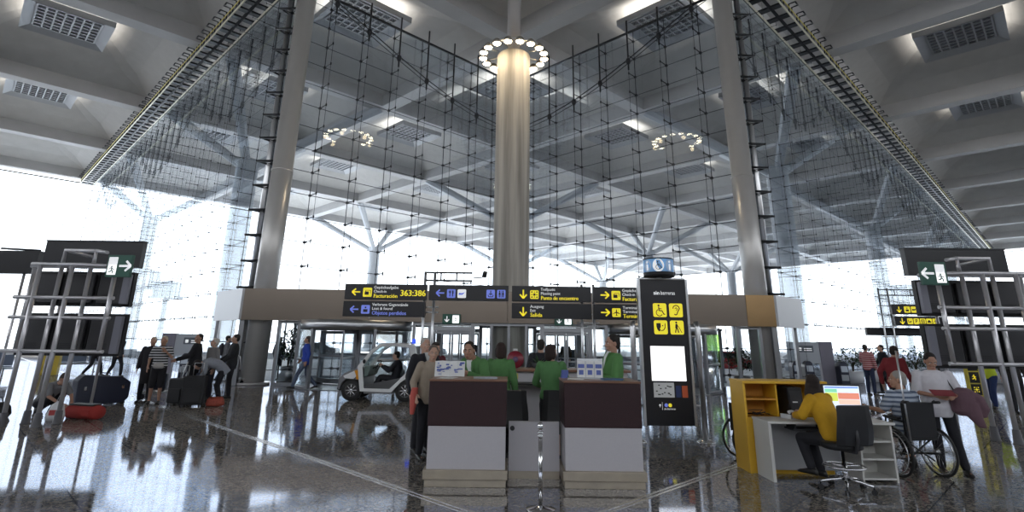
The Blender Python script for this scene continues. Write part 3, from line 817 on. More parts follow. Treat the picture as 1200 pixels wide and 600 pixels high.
t = thing('security_camera','small dark security camera at the end of the arm above the signs','camera',(-.90,YS+.2,3.12))
mb = MB(); mb.tube([(0,0,0),(.22,0,.02)], .014, 8); mb.build('bracket', DARK, t)
mb = MB(); mb.box((.27,0,.09),(.10,.22,.12),rot=(.3,.2,0)); mb.tube([(.22,0,.02),(.25,0,.06)],.02,8); mb.build('body', DARK, t, bevel=.012)
mb = MB(); mb.lathe([(.035,0),(.035,.03)], (.27,-.12,.06), n=12, axis=(0,-1,-.3)); mb.build('lens', BLACK, t)
# green exit signs under the vestibule fascia
def exit_sign(label, x, z, y, w, h, rot=0, dirn='d', flip=False):
    t = thing('exit_sign', label, 'exit sign', (x, y, z), rot)
    mb = MB(); mb.b2(-w/2,w/2,-.03,.03,0,h); mb.build('panel', GREEN if h < .5 else EXITB, t, bevel=.006)
    S = Sign(-.03); ax = -w*.25 if not flip else w*.25
    S.arrow('w', ax, h*.5, h*.56, dirn)
    ix = w*.06 if not flip else -w*.44
    S.poly('w', rrect(ix, h*.1, w*.36, h*.8, .004), .003)
    sc = MB(); icon_h = min(w*.36, h*.78); icon(S, 'run', ix+(w*.36-icon_h)/2, h*.11, icon_h, 'w', 'gk'); S.build(t, {**SM,'gk':GREEN if h < .5 else EXITB}, {**SN,'gk':'pictogram'})
    return t
EXITB = mat('exit_teal', (0.025,0.13,0.15), .4)
exit_sign('small green exit sign with down arrow under the fascia, left of the column', -2.15, 2.22, YV-.18, .66, .36)
exit_sign('small green exit sign half hidden behind the Salida sign', 1.95, 2.22, YV-.18, .66, .36)
for x in (-2.15, 1.95):
    pass
# ---------------------------------------------------------------- tall black accessibility totem
LIGHTB = mat('lightbox_white', (.9,.9,.9), .4, emit=(1,1,1), estr=.9)
PAPER = mat('paper_white', (.75,.75,.74), .6)
ORANGE = mat('orange_print', (.55,.10,.03), .5); NAVY = mat('navy_print', (.02,.04,.14), .5)
t = thing('information_totem','tall black totem reading sin barreras with four yellow pictograms','totem',(2.86,10.4,0))
mb = MB(); mb.b2(-.425,.425,-.05,.05,.27,2.83); mb.build('panel', SBLACK, t)
mb = MB()
for s in (-1,1): mb.b2(s*.425,s*.47,-.07,.07,.26,2.84)
mb.b2(-.425,.425,-.069,.069,2.83,2.86); mb.build('side_frame', ALU, t, bevel=.006)
for s in (-1,1):
    mb = MB(); mb.tube([(s*.60,-.05,0),(s*.60,-.05,1.95),(s*.585,-.02,2.06)], .05, 14); mb.build('support_post', STEEL, t)
    mb = MB(); mb.lathe([(.16,0),(.16,.02),(.08,.05),(.055,.06)], (s*.60,-.05,0), n=20); mb.build('post_foot', CHROME, t)
    mb = MB()
    for z in (.6,1.8): mb.tube([(s*.46,0,z),(s*.60,-.05,z)], .02, 8)
    mb.build('clamp', STEEL, t)
S = Sign(-.05)
S.text('w','sin', .10, -.18, 2.55, .11, bold=.006); S.text('w','barreras', .10, -.045, 2.55, .27)
for kind, x, z in (('chair',-.20,2.14),('ear',.10,2.14),('face',-.20,1.83),('cane',.10,1.83)): icon(S, kind, x, z, .25, 'y')
S.poly('lb', [(-.29,1.02),(.33,1.02),(.33,1.62),(-.29,1.62)], .008)
S.poly('p', [(-.27,.74),(.10,.74),(.10,.99),(-.27,.99)], .006)
random.seed(4); S.begin('printed_blocks')
for k in range(14):
    x = -.25+random.random()*.30; z = .76+random.random()*.19; S.poly('k', [(x,z),(x+.03,z),(x+.03,z+.018),(x,z+.018)], .008)
S.end(); S.poly('n', [(.13,.74),(.22,.74),(.22,.94),(.13,.94)], .006); S.poly('o', [(.24,.74),(.34,.74),(.34,.94),(.24,.94)], .006)
S.poly('b', disc(-.06,.61,.032), .005); S.poly('y', disc(.01,.61,.032), .005); S.line('w', (-.13,.53), (-.13,.66), .004); S.arrow('w', -.17,.60,.05,'u')
S.text('w','sin barreras', .045, -.10, .535, .2)
S.build(t, {**SM,'lb':LIGHTB,'p':PAPER,'o':ORANGE,'n':NAVY}, {**SN,'lb':'light_box','p':'paper_notice','o':'orange_card','n':'navy_card'})
# round drum sign on top
SKYB = mat('drum_blue', (.20,.42,.75), .4, emit=(.3,.55,.9), estr=.15); PALEB = mat('drum_pale_blue', (.45,.62,.85), .4)
d = thing('drum_sign','blue cylindrical sign with white wheelchair disc on top of the black totem','sign',(2.82,10.4,2.86))
mb = MB(); mb.lathe([(.28,.10),(.28,.34)], n=36); mb.build('drum', SKYB, d)
mb = MB(); mb.lathe([(.285,.02),(.285,.10)], n=36); mb.lathe([(.285,.34),(.285,.36)], n=36); mb.build('rim', BLACK, d)
mb = MB(); mb.lathe([(.05,0),(.05,.03)], n=12); mb.build('neck', STEEL, d)
def on_drum(mb, pts, a0, r):
    f = []
    for x, z in pts:
        a = a0 + x/r; f.append(mb.vert((r*math.sin(a), -r*math.cos(a), z)))
    mb.face(f)
mw, mk = MB(), MB(); A0 = -.26
on_drum(mw, disc(0,.215,.105,20,.12), A0, .284)
for a in (A0-.78, A0+.78):
    q = MB(); on_drum(q, disc(0,.215,.085,20,.118), a, .284); q = q.build('information_disc', PALEB, d, fix=False)
    m1 = MB(); on_drum(m1, [(-.018,.13),(.022,.13),(.022,.24),(-.018,.24)], a, .288); on_drum(m1, disc(0,.28,.022,10), a, .288); m1.build('letter_i', SWHITE, q, fix=False)
class DrumSign(Sign):
    def poly(s, col, pts, lift=0):
        if col == 'k': on_drum(mk, pts, A0, .288)
draw_icon(DrumSign(0), 'chair', -.085, .125, .18, 'w')
wd = mw.build('white_disc', SWHITE, d, fix=False); mk.build('pictogram', INK, wd, fix=False)
# ---------------------------------------------------------------- information desk with two towers
MAROON = mat('maroon_leather', (0.024,0.0035,0.006), 0.55, noise=0.35, nscale=30, bump=0.25, bscale=160)
LAMG = mat('pale_grey_laminate', (0.50,0.48,0.505), 0.5, noise=0.06, nscale=60)
KICK = mat('brushed_kickplate', (0.42,0.36,0.28), 0.38, 0.55, noise=0.2, nscale=5)
WOODT = mat('brown_counter_top', (0.22,0.11,0.07), 0.35, noise=0.15, nscale=6)
DGREY = mat('dark_grey_plastic', (0.03,0.03,0.034), 0.5)
OFFW = mat('off_white_paint', (0.62,0.61,0.58), 0.5, noise=0.03, nscale=3)
YELB = mat('yellow_laminate', (0.72,0.42,0.03), 0.45, noise=0.05, nscale=4)
YELI = mat('orange_laminate', (0.55,0.25,0.03), 0.5)
def tower(name, label, x0, x1):
    w = x1-x0; t = thing(name, label, 'counter', ((x0+x1)/2, 7.55, 0))
    h = w/2
    mb = MB(); mb.b2(-h,h,-.36,.34,.67,1.19); mb.build('upper_panel', MAROON, t, bevel=.012)
    mb = MB(); mb.b2(-h+.01,h-.01,-.345,.33,.17,.67); mb.build('lower_panel', LAMG, t)
    mb = MB(); mb.b2(-h-.025,h+.02,-.40,.34,.085,.19); mb.build('kick_plate', KICK, t, bevel=.006)
    mb = MB(); mb.b2(-h-.005,h+.0,-.37,.33,0,.083); mb.build('plinth', KICK, t, bevel=.004)
    mb = MB(); mb.b2(-h-.004,h+.004,-.365,.34,1.19,1.212); mb.build('top', WOODT, t, bevel=.004)
    return t
tower('counter_tower', 'left tower of the information desk, dark maroon above pale grey', -1.0, -.03)
tower('counter_tower', 'right tower of the information desk, dark maroon above pale grey', .68, 1.64)
t = thing('desk_partition', 'low pale grey front panel of the information desk between the two towers', 'counter', (.325, 7.62, 0))
mb = MB(); mb.b2(-.325,.325,-.03,.03,.1,.68); mb.build('panel', LAMG, t)
mb = MB(); mb.b2(-.325,.325,.01,.05,0,.1); mb.build('plinth', KICK, t)
mb = MB(); mb.lathe([(.03,0),(.03,.012)], (-.28,-.031,.60), n=18, axis=(0,-1,0)); mb.build('cable_cap', DGREY, t)
# rear counter
t = thing('rear_counter', 'long grey rear counter with brown top behind the information desk', 'counter', (.9, 10.2, 0))
mb = MB(); mb.b2(-1.0,1.15,-.25,.3,0,1.17); mb.build('body', LAMG, t)
mb = MB(); mb.b2(-1.05,1.2,-.32,.35,1.17,1.21); mb.build('top', WOODT, t, bevel=.005)
mb = MB(); mb.b2(-1.0,.75,-.62,-.25,.98,1.0); mb.build('lower_shelf', DGREY, t)
for x, y, w, h, m in ((-.78,.0,.08,.07,YELI),(-.32,0,.13,.08,PAPER),(.05,0,.1,.07,YELI)):
    pass
for x, w, m, lb in ((-.80,.10,'y','small yellow paper note stuck on the rear counter, left of the white note'),(-.38,.16,'w','white paper note stuck on the rear counter'),(-.10,.10,'y2','small yellow paper note stuck on the rear counter, right of the white note')):
    q = MB(); q.b2(-w/2,w/2,-.003,.0,0,.09); o = q.build('paper_note', PAPER if m == 'w' else mat('note_yellow',(.6,.55,.15),.6)); o.location = (.9+x, 9.948, 1.05)
    tag(o, lb, 'note')
# things on the rear counter
RED = mat('dark_red_glaze', (.20,.015,.03), .35); PURP = mat('purple_glaze', (.10,.05,.12), .4)
t = thing('round_plaque', 'round dark red disc with purple centre standing on the rear counter', 'disc', (.10,10.12,1.212))
mb = MB(); mb.lathe([(.02,-.02),(.145,-.02),(.15,0),(.145,.02),(.02,.025)], (0,0,.15), n=36, axis=(0,-1,.08)); mb.build('disc', RED, t)
mb = MB(); mb.lathe([(.05,0.02),(.05,.03),(.02,.032)], (0,-.008,.15), n=24, axis=(0,-1,.08)); mb.build('centre', PURP, t)
mb = MB(); mb.box((0,.02,.31),(.08,.02,.05)); mb.build('hanger', PAPER, t)
LEAF = mat('leaf_green', (.035,.10,.025), .5, noise=.4, nscale=14); LEAFD = mat('leaf_dark', (.02,.055,.018), .5, noise=.4, nscale=10)
POT = mat('dark_pot', (.05,.05,.055), .5)
def spiky(mb, c, n, ln, w, spread, seed):
    rnd = random.Random(seed)
    for k in range(n):
        a = rnd.random()*2*PI; tl = spread*(.4+.6*rnd.random()); L = ln*(.7+.4*rnd.random())
        d = Vector((math.cos(a),math.sin(a),0)); s = Vector((-d.y,d.x,0)); pts = []
        for j in range(5):
            u = j/4; p = Vector(c)+d*(L*u*math.sin(tl)) + Vector((0,0,L*(u*math.cos(tl)-.35*u*u*math.sin(tl))))
            pts.append((p, w*(1-u)**.7*(.5+u) if j < 4 else .001))
        for (p0,w0),(p1,w1) in zip(pts, pts[1:]):
            v = [mb.vert(p0-s*w0), mb.vert(p0+s*w0), mb.vert(p1+s*w1), mb.vert(p1-s*w1)]
            mb.face(v); v2 = [mb.vert(x+Vector((0,0,-.003))) for x in (p0-s*w0,p0+s*w0,p1+s*w1,p1-s*w1)]; mb.face(v2[::-1])
t = thing('potted_plant', 'small spiky green plant on the rear counter beside the red disc', 'plant', (.52,10.15,1.212))
mb = MB(); mb.lathe([(.05,0),(.10,.01),(.12,.09),(.10,.09),(.09,.05)], n=20); mb.build('pot', POT, t)
mb = MB(); spiky(mb, (0,0,.06), 26, .24, .016, 1.25, 3); mb.build('leaves', LEAF, t)
# keyboard-height work table between the towers with two office chairs
def office_chair(label, loc, rz, footring=False):
    t = thing('office_chair', label, 'chair', loc, rz)
    mb = MB(); mb.loft([((0,.0,.46),(1,0,0),(0,1,0),.20,.19),((0,.0,.475),(1,0,0),(0,1,0),.235,.225),((0,0,.53),(1,0,0),(0,1,0),.24,.23),((0,0,.55),(1,0,0),(0,1,0),.20,.19)], n=20); mb.build('seat', BLACK, t)
    mb = MB()
    prof = []
    for k in range(7):
        z = .53+.46*k/6; y = -.24-.05*(k/6)-.02*math.sin(PI*k/6)
        prof.append((y,z,.225+.025*math.sin(PI*min(1,k/6+.25))))
    a = []
    for y,z,w in prof: a.append([mb.vert((-w,y,z)),mb.vert((-w*.6,y-.03,z)),mb.vert((w*.6,y-.03,z)),mb.vert((w,y,z)),mb.vert((w*.6,y+.035,z)),mb.vert((-w*.6,y+.035,z))])
    for p,q in zip(a,a[1:]): mb.bridge(p,q,0,False)
    mb.face(a[0][::-1]); mb.face(a[-1]); mb.build('backrest', BLACK, t, bevel=.012)
    mb = MB(); mb.tube([(0,-.05,.45),(0,-.24,.46),(0,-.30,.60),(0,-.285,.75)], .022, 8); mb.build('back_bracket', DGREY, t)
    mb = MB(); mb.lathe([(.028,.12),(.028,.30),(.02,.30),(.02,.46)], n=14); mb.build('gas_lift', CHROME, t)
    if footring:
        mb = MB(); mb.tube([(.23*math.cos(2*PI*k/28),.23*math.sin(2*PI*k/28),.27) for k in range(28)], .012, 8, closed=True)
        for k in range(3): a_ = 2*PI*k/3; mb.tube([(0,0,.27),(.23*math.cos(a_),.23*math.sin(a_),.27)], .010, 6)
        mb.build('foot_ring', CHROME, t)
    for k in range(5):
        a_ = 2*PI*k/5+.3; d = Vector((math.cos(a_),math.sin(a_),0))
        mb = MB(); mb.tube([d*.02+Vector((0,0,.13)), d*.16+Vector((0,0,.115)), d*.29+Vector((0,0,.085))], [.028,.022,.016], 8); l = mb.build('leg', CHROME if footring else DGREY, t)
        mb = MB(); mb.tube([d*.29+Vector((0,0,.09)), d*.29+Vector((0,0,.05))], .01, 6)
        s = Vector((-d.y,d.x,0))
        for e in (-1,1): mb.tube([d*.29+s*(e*.008)+Vector((0,0,.028)), d*.29+s*(e*.026)+Vector((0,0,.028))], .028, 12)
        mb.build('caster', BLACK, l)
    return t
oc = office_chair('left of two dark office chairs behind the low desk front', (.08,8.15,0), PI+.15)
office_chair('right of two dark office chairs behind the low desk front, under the green-jacketed woman', (.66,8.22,0), PI-.2)
# brochures, papers on the towers
def sheet_stack(label, name, cat, loc, rz, w, d, h, m, tilt=0):
    mb = MB()
    for k in range(3): mb.box((.004*k,-.003*k,h*(k+.5)/3),(w,d,h/3.02),rot=(0,0,.04*(k-1)))
    o = mb.build(name, m); o.location = loc; o.rotation_euler = (tilt,0,rz); return tag(o, label, cat)
PRB = mat('blue_print', (.10,.14,.42), .5); PRM = mat('map_print', (.5,.5,.55), .5, noise=.6, nscale=22)
sheet_stack('pile of blue and white leaflets lying on the right part of the left tower top','leaflet_pile','leaflets',(-.32,7.5,1.212),.1,.3,.2,.012,mat('leaflet_print',(.45,.5,.6),.5,noise=.4,nscale=18))
sheet_stack('white sheet of paper lying at the left end of the left tower top','paper_sheet','paper',(-.80,7.42,1.212),-.2,.21,.24,.006,PAPER)
sheet_stack('blue folder lying on the right tower top','folder','folder',(1.33,7.5,1.212),.1,.26,.2,.016,mat('folder_blue',(.06,.14,.28),.5))
sheet_stack('pale leaflets lying on the left part of the right tower top','leaflet_pile','leaflets',(.86,7.5,1.212),-.1,.2,.2,.010,PAPER)
def holder(label, loc, rz):
    t = thing('brochure_holder', label, 'brochure holder', loc, rz)
    mb = MB(); mb.b2(-.17,.17,-.05,.06,0,.012); mb.box((0,.045,.13),(.34,.008,.25),rot=(-.15,0,0)); mb.build('stand', mat('clear_plastic',(.6,.62,.65),.2), t)
    for k in range(3):
        b = MB(); b.box((-.115+k*.115,.02,.12),(.10,.012,.21),rot=(-.15,0,0)); br = b.build('brochure', PAPER, t)
        b = MB(); b.box((-.115+k*.115,.011,.16),(.085,.004,.05),rot=(-.15,0,0)); b.box((-.115+k*.115,.008,.08),(.06,.004,.06),rot=(-.15,0,0)); b.build('printed_picture', PRB, br)
    return t
holder('clear holder with three upright brochures on the right tower', (1.07,7.62,1.212), -.15)
o = sheet_stack('small blue box on the rear edge of the right tower, by the woman in green','small_box','box',(.74,7.75,1.212),.2,.08,.06,.10,PRB)
# ---------------------------------------------------------------- chrome stanchion in front
t = thing('stanchion', 'slim chrome barrier post with ball top standing in front of the desk', 'post', (.34,6.33,0))
mb = MB(); mb.lathe([(.15,0),(.15,.012),(.06,.03),(.03,.045)], n=32); mb.build('base', CHROME, t)
mb = MB(); mb.lathe([(.021,.03),(.021,.70)], n=16); mb.build('pole', CHROME, t)
mb = MB(); mb.lathe([(.028,.70),(.034,.705),(.034,.715),(.022,.725),(.022,.735),(.034,.742),(.034,.752),(.018,.762),(.018,.77),(.03,.785),(.034,.805),(.028,.83),(.012,.845)], n=20); mb.build('finial', CHROME, t)
# ---------------------------------------------------------------- accessibility desk: yellow cabinet, white desk, shelf unit
t = thing('yellow_cabinet', 'yellow cabinet with orange open shelves at the end of the white desk', 'cabinet', (3.28,8.09,0))
mb = MB()
mb.b2(.0,.03,0,.47,0,1.18); mb.b2(.03,1.18,.44,.47,0,1.18); mb.b2(.46,.48,.02,.44,.72,1.15); mb.b2(1.15,1.18,0,.44,.72,1.18)
mb.b2(.03,1.15,.02,.44,0,.70); mb.build('carcass', YELB, t)
mb = MB(); mb.b2(-.005,1.19,-.01,.475,1.15,1.185); mb.build('top', YELB, t, bevel=.003)
mb = MB(); mb.b2(.035,.455,.02,.43,.93,.95); mb.b2(.035,.456,.40,.435,.72,1.148); mb.b2(.032,.04,.02,.40,.72,1.148); mb.build('shelf', YELI, t)
t = thing('white_desk', 'white accessibility desk with a solid end panel and modesty panel', 'desk', (3.38,7.62,0))
mb = MB(); mb.b2(-.02,1.64,-.02,.47,.69,.72); mb.build('desktop', OFFW, t, bevel=.004)
mb = MB(); mb.b2(-.01,.03,.0,.46,0,.69); mb.build('end_panel', OFFW, t)
mb = MB(); mb.b2(.03,1.12,.42,.45,.06,.69); mb.build('modesty_panel', mat('grey_modesty',(.40,.40,.41),.5), t)
mb = MB(); mb.b2(.34,.80,.03,.30,.60,.62); mb.b2(.36,.38,.05,.28,.62,.69); mb.b2(.76,.78,.05,.28,.62,.69); mb.build('keyboard_tray', DGREY, t)
t = thing('shelf_unit', 'white open shelf unit with sloping sides at the right end of the desk', 'shelf unit', (4.76,7.86,0))
for s in (-1,1):
    mb = MB(); top = s*.20+.03; bot = s*.22
    mb.prism([(bot-.012,0),(bot+.012,0),(top+.012,.685),(top-.012,.685)], -.2,.18)
    mb.build('side_panel', OFFW, t)
mb = MB()
for k, z in enumerate((.03,.26,.47)):
    m2 = MB(); off = .03*z/.685; m2.b2(-.205+off,.205+off,-.19,.17,z,z+.022); m2.build('shelf', OFFW, t)
mb = MB(); mb.b2(-.18,.21,.17,.185,0,.68); mb.build('back_panel', OFFW, t)
# computer, monitor, phone, keyboard, papers
SCR = mat('screen_glow', (.6,.7,.8), .4, emit=(.75,.85,1), estr=.7)
t = thing('computer_tower', 'black computer tower standing in the yellow cabinet', 'computer', (4.0,8.28,.705))
mb = MB(); mb.b2(-.10,.10,-.20,.14,0,.40); mb.build('case', BLACK, t, bevel=.01)
mb = MB(); mb.b2(-.08,.08,-.206,-.2,.05,.35); mb.build('front_bezel', DGREY, t)
mb = MB(); mb.b2(-.05,.02,-.209,-.205,.20,.215); mb.build('drive_label', PAPER, t)
t = thing('monitor', 'flat computer monitor showing a coloured timetable on the white desk', 'monitor', (4.60,8.0,.72), -.12)
mb = MB(); mb.b2(-.25,.25,-.02,.02,.09,.44); mb.build('casing', DGREY, t, bevel=.008)
mb = MB(); mb.b2(-.23,.23,-.024,-.02,.11,.42); sc_ = mb.build('screen', SCR, t)
for x0,x1,z0,z1,c in ((-.22,-.06,.22,.33,(.55,.62,.10)),(-.055,.22,.25,.33,(.62,.22,.15)),(-.22,.22,.39,.41,(.15,.25,.6)),(-.055,.22,.18,.245,(.7,.5,.4)),(-.22,-.06,.335,.38,(.2,.55,.35))):
    b = MB(); b.b2(x0,x1,-.027,-.024,z0,z1); b.build('screen_field', mat('screen_%d'%int(c[0]*1000+c[1]*97), c, .4, emit=c, estr=.8), sc_)
mb = MB(); mb.b2(-.12,.12,-.08,.09,0,.015); mb.b2(-.03,.03,.0,.03,.015,.12); mb.build('foot', DGREY, t)
t = thing('desk_phone', 'pale grey desk telephone beside the computer tower', 'telephone', (3.84,7.92,.72), .35)
mb = MB(); mb.prism([(-.11,0),(.11,0),(.11,.02),(-.11,.06)], -.09,.09); mb.build('base', mat('phone_grey',(.55,.56,.58),.4), t, bevel=.006)
mb = MB(); mb.tube([(-.10,-.055,.085),(-.06,-.055,.10),(.05,-.055,.075),(.10,-.055,.055)], [.024,.017,.017,.024], 10); mb.build('handset', mat('phone_grey',(.55,.56,.58),.4), t)
t = thing('keyboard', 'dark computer keyboard in front of the woman in yellow', 'keyboard', (4.30,7.76,.72), .3)
mb = MB(); mb.b2(-.2,.2,-.07,.07,0,.016); mb.build('body', DGREY, t, bevel=.004)
mb = MB()
for r in range(4):
    for k in range(12): mb.b2(-.185+k*.031,-.159+k*.031,-.055+r*.029,-.031+r*.029,.016,.022)
mb.build('keys', BLACK, t)
o = MB(); rnd = random.Random(5)
for k in range(4):
    pts = [(3.40+.2*rnd.random()+.02*j*math.cos(j+k),8.16+.14*rnd.random(),.73+.06*rnd.random()*(1 if 0<j<5 else 0)) for j in range(6)]
    o.tube(pts, .006, 6)
o = o.build('cable_tangle', DGREY); tag(o, 'tangle of dark cables in the lower compartment of the yellow cabinet', 'cables')
office_chair('black office chair with chrome foot ring at the white desk, its back to the camera', (4.10,7.28,0), .12, True)
# ---------------------------------------------------------------- people
SKIN = {'fair': mat('skin_fair',(.50,.30,.22),.55), 'tan': mat('skin_tan',(.40,.22,.15),.55)}
def cloth(name, c, rough=.85): return mat('cloth_'+name, c, rough, noise=.12, nscale=18, bump=.25, bscale=30)
EYEW = mat('eye_white',(.7,.68,.65),.2); IRIS = mat('eye_dark',(.03,.02,.015),.2); LIPS = mat('lips',(.38,.14,.12),.5)
V3 = Vector
def remeshed(mb, voxel, it=4):
    me = mb.mesh('tmp', [])
    o = bpy.data.objects.new('tmp', me); COL.objects.link(o)
    r = o.modifiers.new('r','REMESH'); r.mode = 'VOXEL'; r.voxel_size = voxel
    s = o.modifiers.new('s','SMOOTH'); s.factor = .5; s.iterations = it
    dg = bpy.context.evaluated_depsgraph_get(); ev = o.evaluated_get(dg); m2 = ev.to_mesh()
    nv, nf = len(m2.vertices), len(m2.polygons)
    V = [tuple(v.co) for v in m2.vertices]; F = [tuple(p.vertices) for p in m2.polygons]
    ev.to_mesh_clear(); bpy.data.objects.remove(o); bpy.data.meshes.remove(me)
    return V, F
def limb(mb, pts, rad, n=12):
    """capsule chain: tapered tubes with balls at the joints"""
    for (a, b), (r0, r1) in zip(zip(pts, pts[1:]), zip(rad, rad[1:])):
        a, b = V3(a), V3(b)
        if (b-a).length > 1e-5: mb.tube([a, a+(b-a)*.5, b], [r0, (r0+r1)/2, r1], n)
    for p, r in zip(pts, rad): mb.ell(p, (r*.99,)*3, n=n, k=7)
def torso_secs(J, W, e, top=True, low=-.10):
    pel, wai, che, nec = V3(J['pel']), V3(J['waist']), V3(J['chest']), V3(J['neck'])
    def sv(a): return V3((math.cos(a), math.sin(a), 0))
    hy, sy = J['hipyaw'], J['shyaw']
    t1 = (wai-pel).normalized(); t2 = (che-wai).normalized(); t3 = (nec-che).normalized()
    def sec(c, t, yaw, ru, rw):
        u = sv(yaw); u = (u - t*u.dot(t)).normalized(); w = t.cross(u); return (c, u, w, ru+e, rw+e)
    S = [sec(pel+t1*low, t1, hy, .135*W['hip'], .10*W['dep']), sec(pel, t1, hy, .165*W['hip'], .118*W['dep']),
         sec(pel.lerp(wai,.6), t1, hy*.7+sy*.3, .152*W['waist'], .112*W['dep']), sec(wai, (t1+t2).normalized(), (hy+sy)/2, .142*W['waist'], .107*W['dep']),
         sec(wai.lerp(che,.6), t2, sy, .158*W['chest'], .118*W['dep']), sec(che, (t2+t3).normalized(), sy, .170*W['chest'], .120*W['dep'])]
    S += [sec(che.lerp(nec,.55), t3, sy, .168*W['chest'], .095*W['dep']), sec(che.lerp(nec,.85), t3, sy, .105*W['chest'], .07), sec(nec, t3, sy, .062, .062)]
    return S
def hand_geo(mb, w, d, nrm, side, curl, sgn):
    """palm, four fingers and a thumb; w wrist, d hand direction, nrm palm normal, side across the palm"""
    s = side
    M = Matrix((( s.x,nrm.x,d.x,0),(s.y,nrm.y,d.y,0),(s.z,nrm.z,d.z,0),(0,0,0,1)))
    c = w + d*.052
    mb.ell(c, (.040,.017,.055), n=12, k=8, rot=M.copy())
    mb.tube([w-d*.02, w+d*.03], [.026,.03], 10)
    for k, (L, off) in enumerate(((.072,.030),(.080,.010),(.075,-.010),(.060,-.029))):
        p = w + d*.092 + s*(off*sgn); dirn = d.copy(); pts = [p-d*.02]; ang = curl*(.75+.1*k)
        for q in (.45,.32,.25):
            pts.append(pts[-1] + dirn*(L*q+(.02 if len(pts) == 1 else 0)))
            dirn = (dirn*math.cos(ang) + nrm*math.sin(ang)).normalized()
        limb(mb, pts, [.0098,.0092,.0085,.0075], 8)
    b = w + d*.028 + s*(.030*sgn); t1 = (d*.75 + s*(.65*sgn) + nrm*.25).normalized(); t2 = (d*.95 + s*(.15*sgn) + nrm*.35).normalized()
    limb(mb, [b, b+t1*.035, b+t1*.035+t2*.032, b+t1*.035+t2*.032+t2*.022], [.014,.0115,.010,.0085], 8)
def person(label, loc, rz, h=1.75, pose=None, top=('jacket',(.02,.02,.025)), sleeve=1.0, hem=.10, bottom=('trousers',(.015,.015,.02)), legend=1.0,
           hair=('short',(.02,.015,.012)), skin='fair', W=None, shoes=(.012,.011,.01), near=False, open_front=None, topmat=None, bulk=.018,
           curl=.35, extra=None, group=None, skirt=None, collar=None, vox=None, footwear='shoe', front=None):
    W = {**dict(hip=1,waist=1,chest=1,dep=1), **(W or {})}
    J = dict(pel=(0,0,.94), waist=(0,.0,1.10), chest=(0,.0,1.30), neck=(0,.015,1.49), head=None, hipyaw=0, shyaw=0, hyaw=0, hpitch=0, hroll=0,
             kneeL=(.10,-.02,.50), ankL=(.11,.02,.085), kneeR=(-.10,-.02,.50), ankR=(-.11,.02,.085),
             elL=(.25,.03,1.14), wrL=(.25,-.06,.90), elR=(-.25,.03,1.14), wrR=(-.25,-.06,.90), toeL=None, toeR=None, hdL=None, hdR=None)
    J.update(pose or {})
    sc = h/1.75
    t = thing('person', label, 'person', loc, rz, group); t.scale = (sc,)*3
    voxel = vox or (.0105 if near else .017)
    pel, che, nec = V3(J['pel']), V3(J['chest']), V3(J['neck'])
    up3 = (nec-che).normalized()
    su = V3((math.cos(J['shyaw']), math.sin(J['shyaw']), 0)); su = (su-up3*su.dot(up3)).normalized()
    hu = V3((math.cos(J['hipyaw']), math.sin(J['hipyaw']), 0))
    shc = che.lerp(nec, .62)
    sh = {'L': shc + su*(.175*W['chest']), 'R': shc - su*(.175*W['chest'])}
    hipj = {'L': pel + hu*(.085*W['hip']) - V3((0,0,.02)), 'R': pel - hu*(.085*W['hip']) - V3((0,0,.02))}
    # head frame
    hd = V3(J['head']) if J['head'] else nec + up3*.115 + V3((0,-.02,.015))
    HM = Matrix.Translation(hd) @ Euler((J['hpitch'], 0, 0)).to_matrix().to_4x4()
    HM = Matrix.Translation(hd) @ Matrix.Rotation(J['hyaw'], 4, 'Z') @ Matrix.Rotation(J['hpitch'], 4, 'X') @ Matrix.Rotation(J['hroll'], 4, 'Y')
    # ---- body skin
    b = MB(); b.loft(torso_secs(J, W, 0), n=18)
    for s in 'LR':
        limb(b, [sh[s], J['el'+s], J['wr'+s]], [.052,.040,.027])
        limb(b, [hipj[s], J['knee'+s], V3(J['knee'+s]).lerp(V3(J['ank'+s]),.3), J['ank'+s]], [.088,.056,.054,.038])
        toe = V3(J['toe'+s]) if J['toe'+s] else V3(J['ank'+s]) + V3((0,-.15,-.055))
        limb(b, [V3(J['ank'+s])+V3((0,.02,-.045)), toe], [.035,.026])
    V, F = remeshed(b, max(voxel*1.3,.016))
    # head and neck
    n = MB(); n.tube([nec-up3*.06, nec+up3*.02, hd+V3((0,.015,-.05))], [.062,.056,.055], 14)
    m = MB(); m.T = HM
    m.ell((0,.012,.03),(.075,.096,.092)); m.ell((0,-.018,-.03),(.064,.076,.082)); m.ell((0,-.048,-.088),(.040,.038,.030))
    m.ell((0,-.083,.024),(.050,.014,.012)); m.tube([(0,-.090,.018),(0,-.108,-.018),(0,-.112,-.03)],[.008,.012,.013],8); m.ell((0,-.100,-.032),(.020,.014,.010))
    m.ell((0,-.088,-.068),(.026,.012,.012))
    for s in (-1,1): m.ell((s*.077,.012,-.012),(.011,.022,.032)); m.ell((s*.04,-.065,-.028),(.022,.022,.02))
    n.v += m.v; off = len(n.v)-len(m.v); n.f += [tuple(i+off for i in f) for f in m.f]; n.m += m.m; n.s += m.s
    V2, F2 = remeshed(n, .0065 if near else .011, 2)
    # hands
    V3_, F3 = [], []
    for s, sg in (('L',1),('R',-1)):
        w = V3(J['wr'+s]); d = V3(J['hd'+s]).normalized() if J['hd'+s] else (w-V3(J['el'+s])).normalized()
        inn = (V3((pel.x,pel.y,w.z)) - w); inn = inn - d*inn.dot(d)
        if inn.length < .01: inn = V3((0,-1,0)) - d*(-d.y)
        inn.normalize(); sd = d.cross(inn)*(-1)
        if sd.y > 0: sg2 = -1
        else: sg2 = 1
        hb = MB(); hand_geo(hb, w, d, inn, sd, curl, sg2)
        v_, f_ = remeshed(hb, .0045 if near else .009, 1)
        o_ = len(V3_); V3_ += v_; F3 += [tuple(i+o_ for i in f) for f in f_]
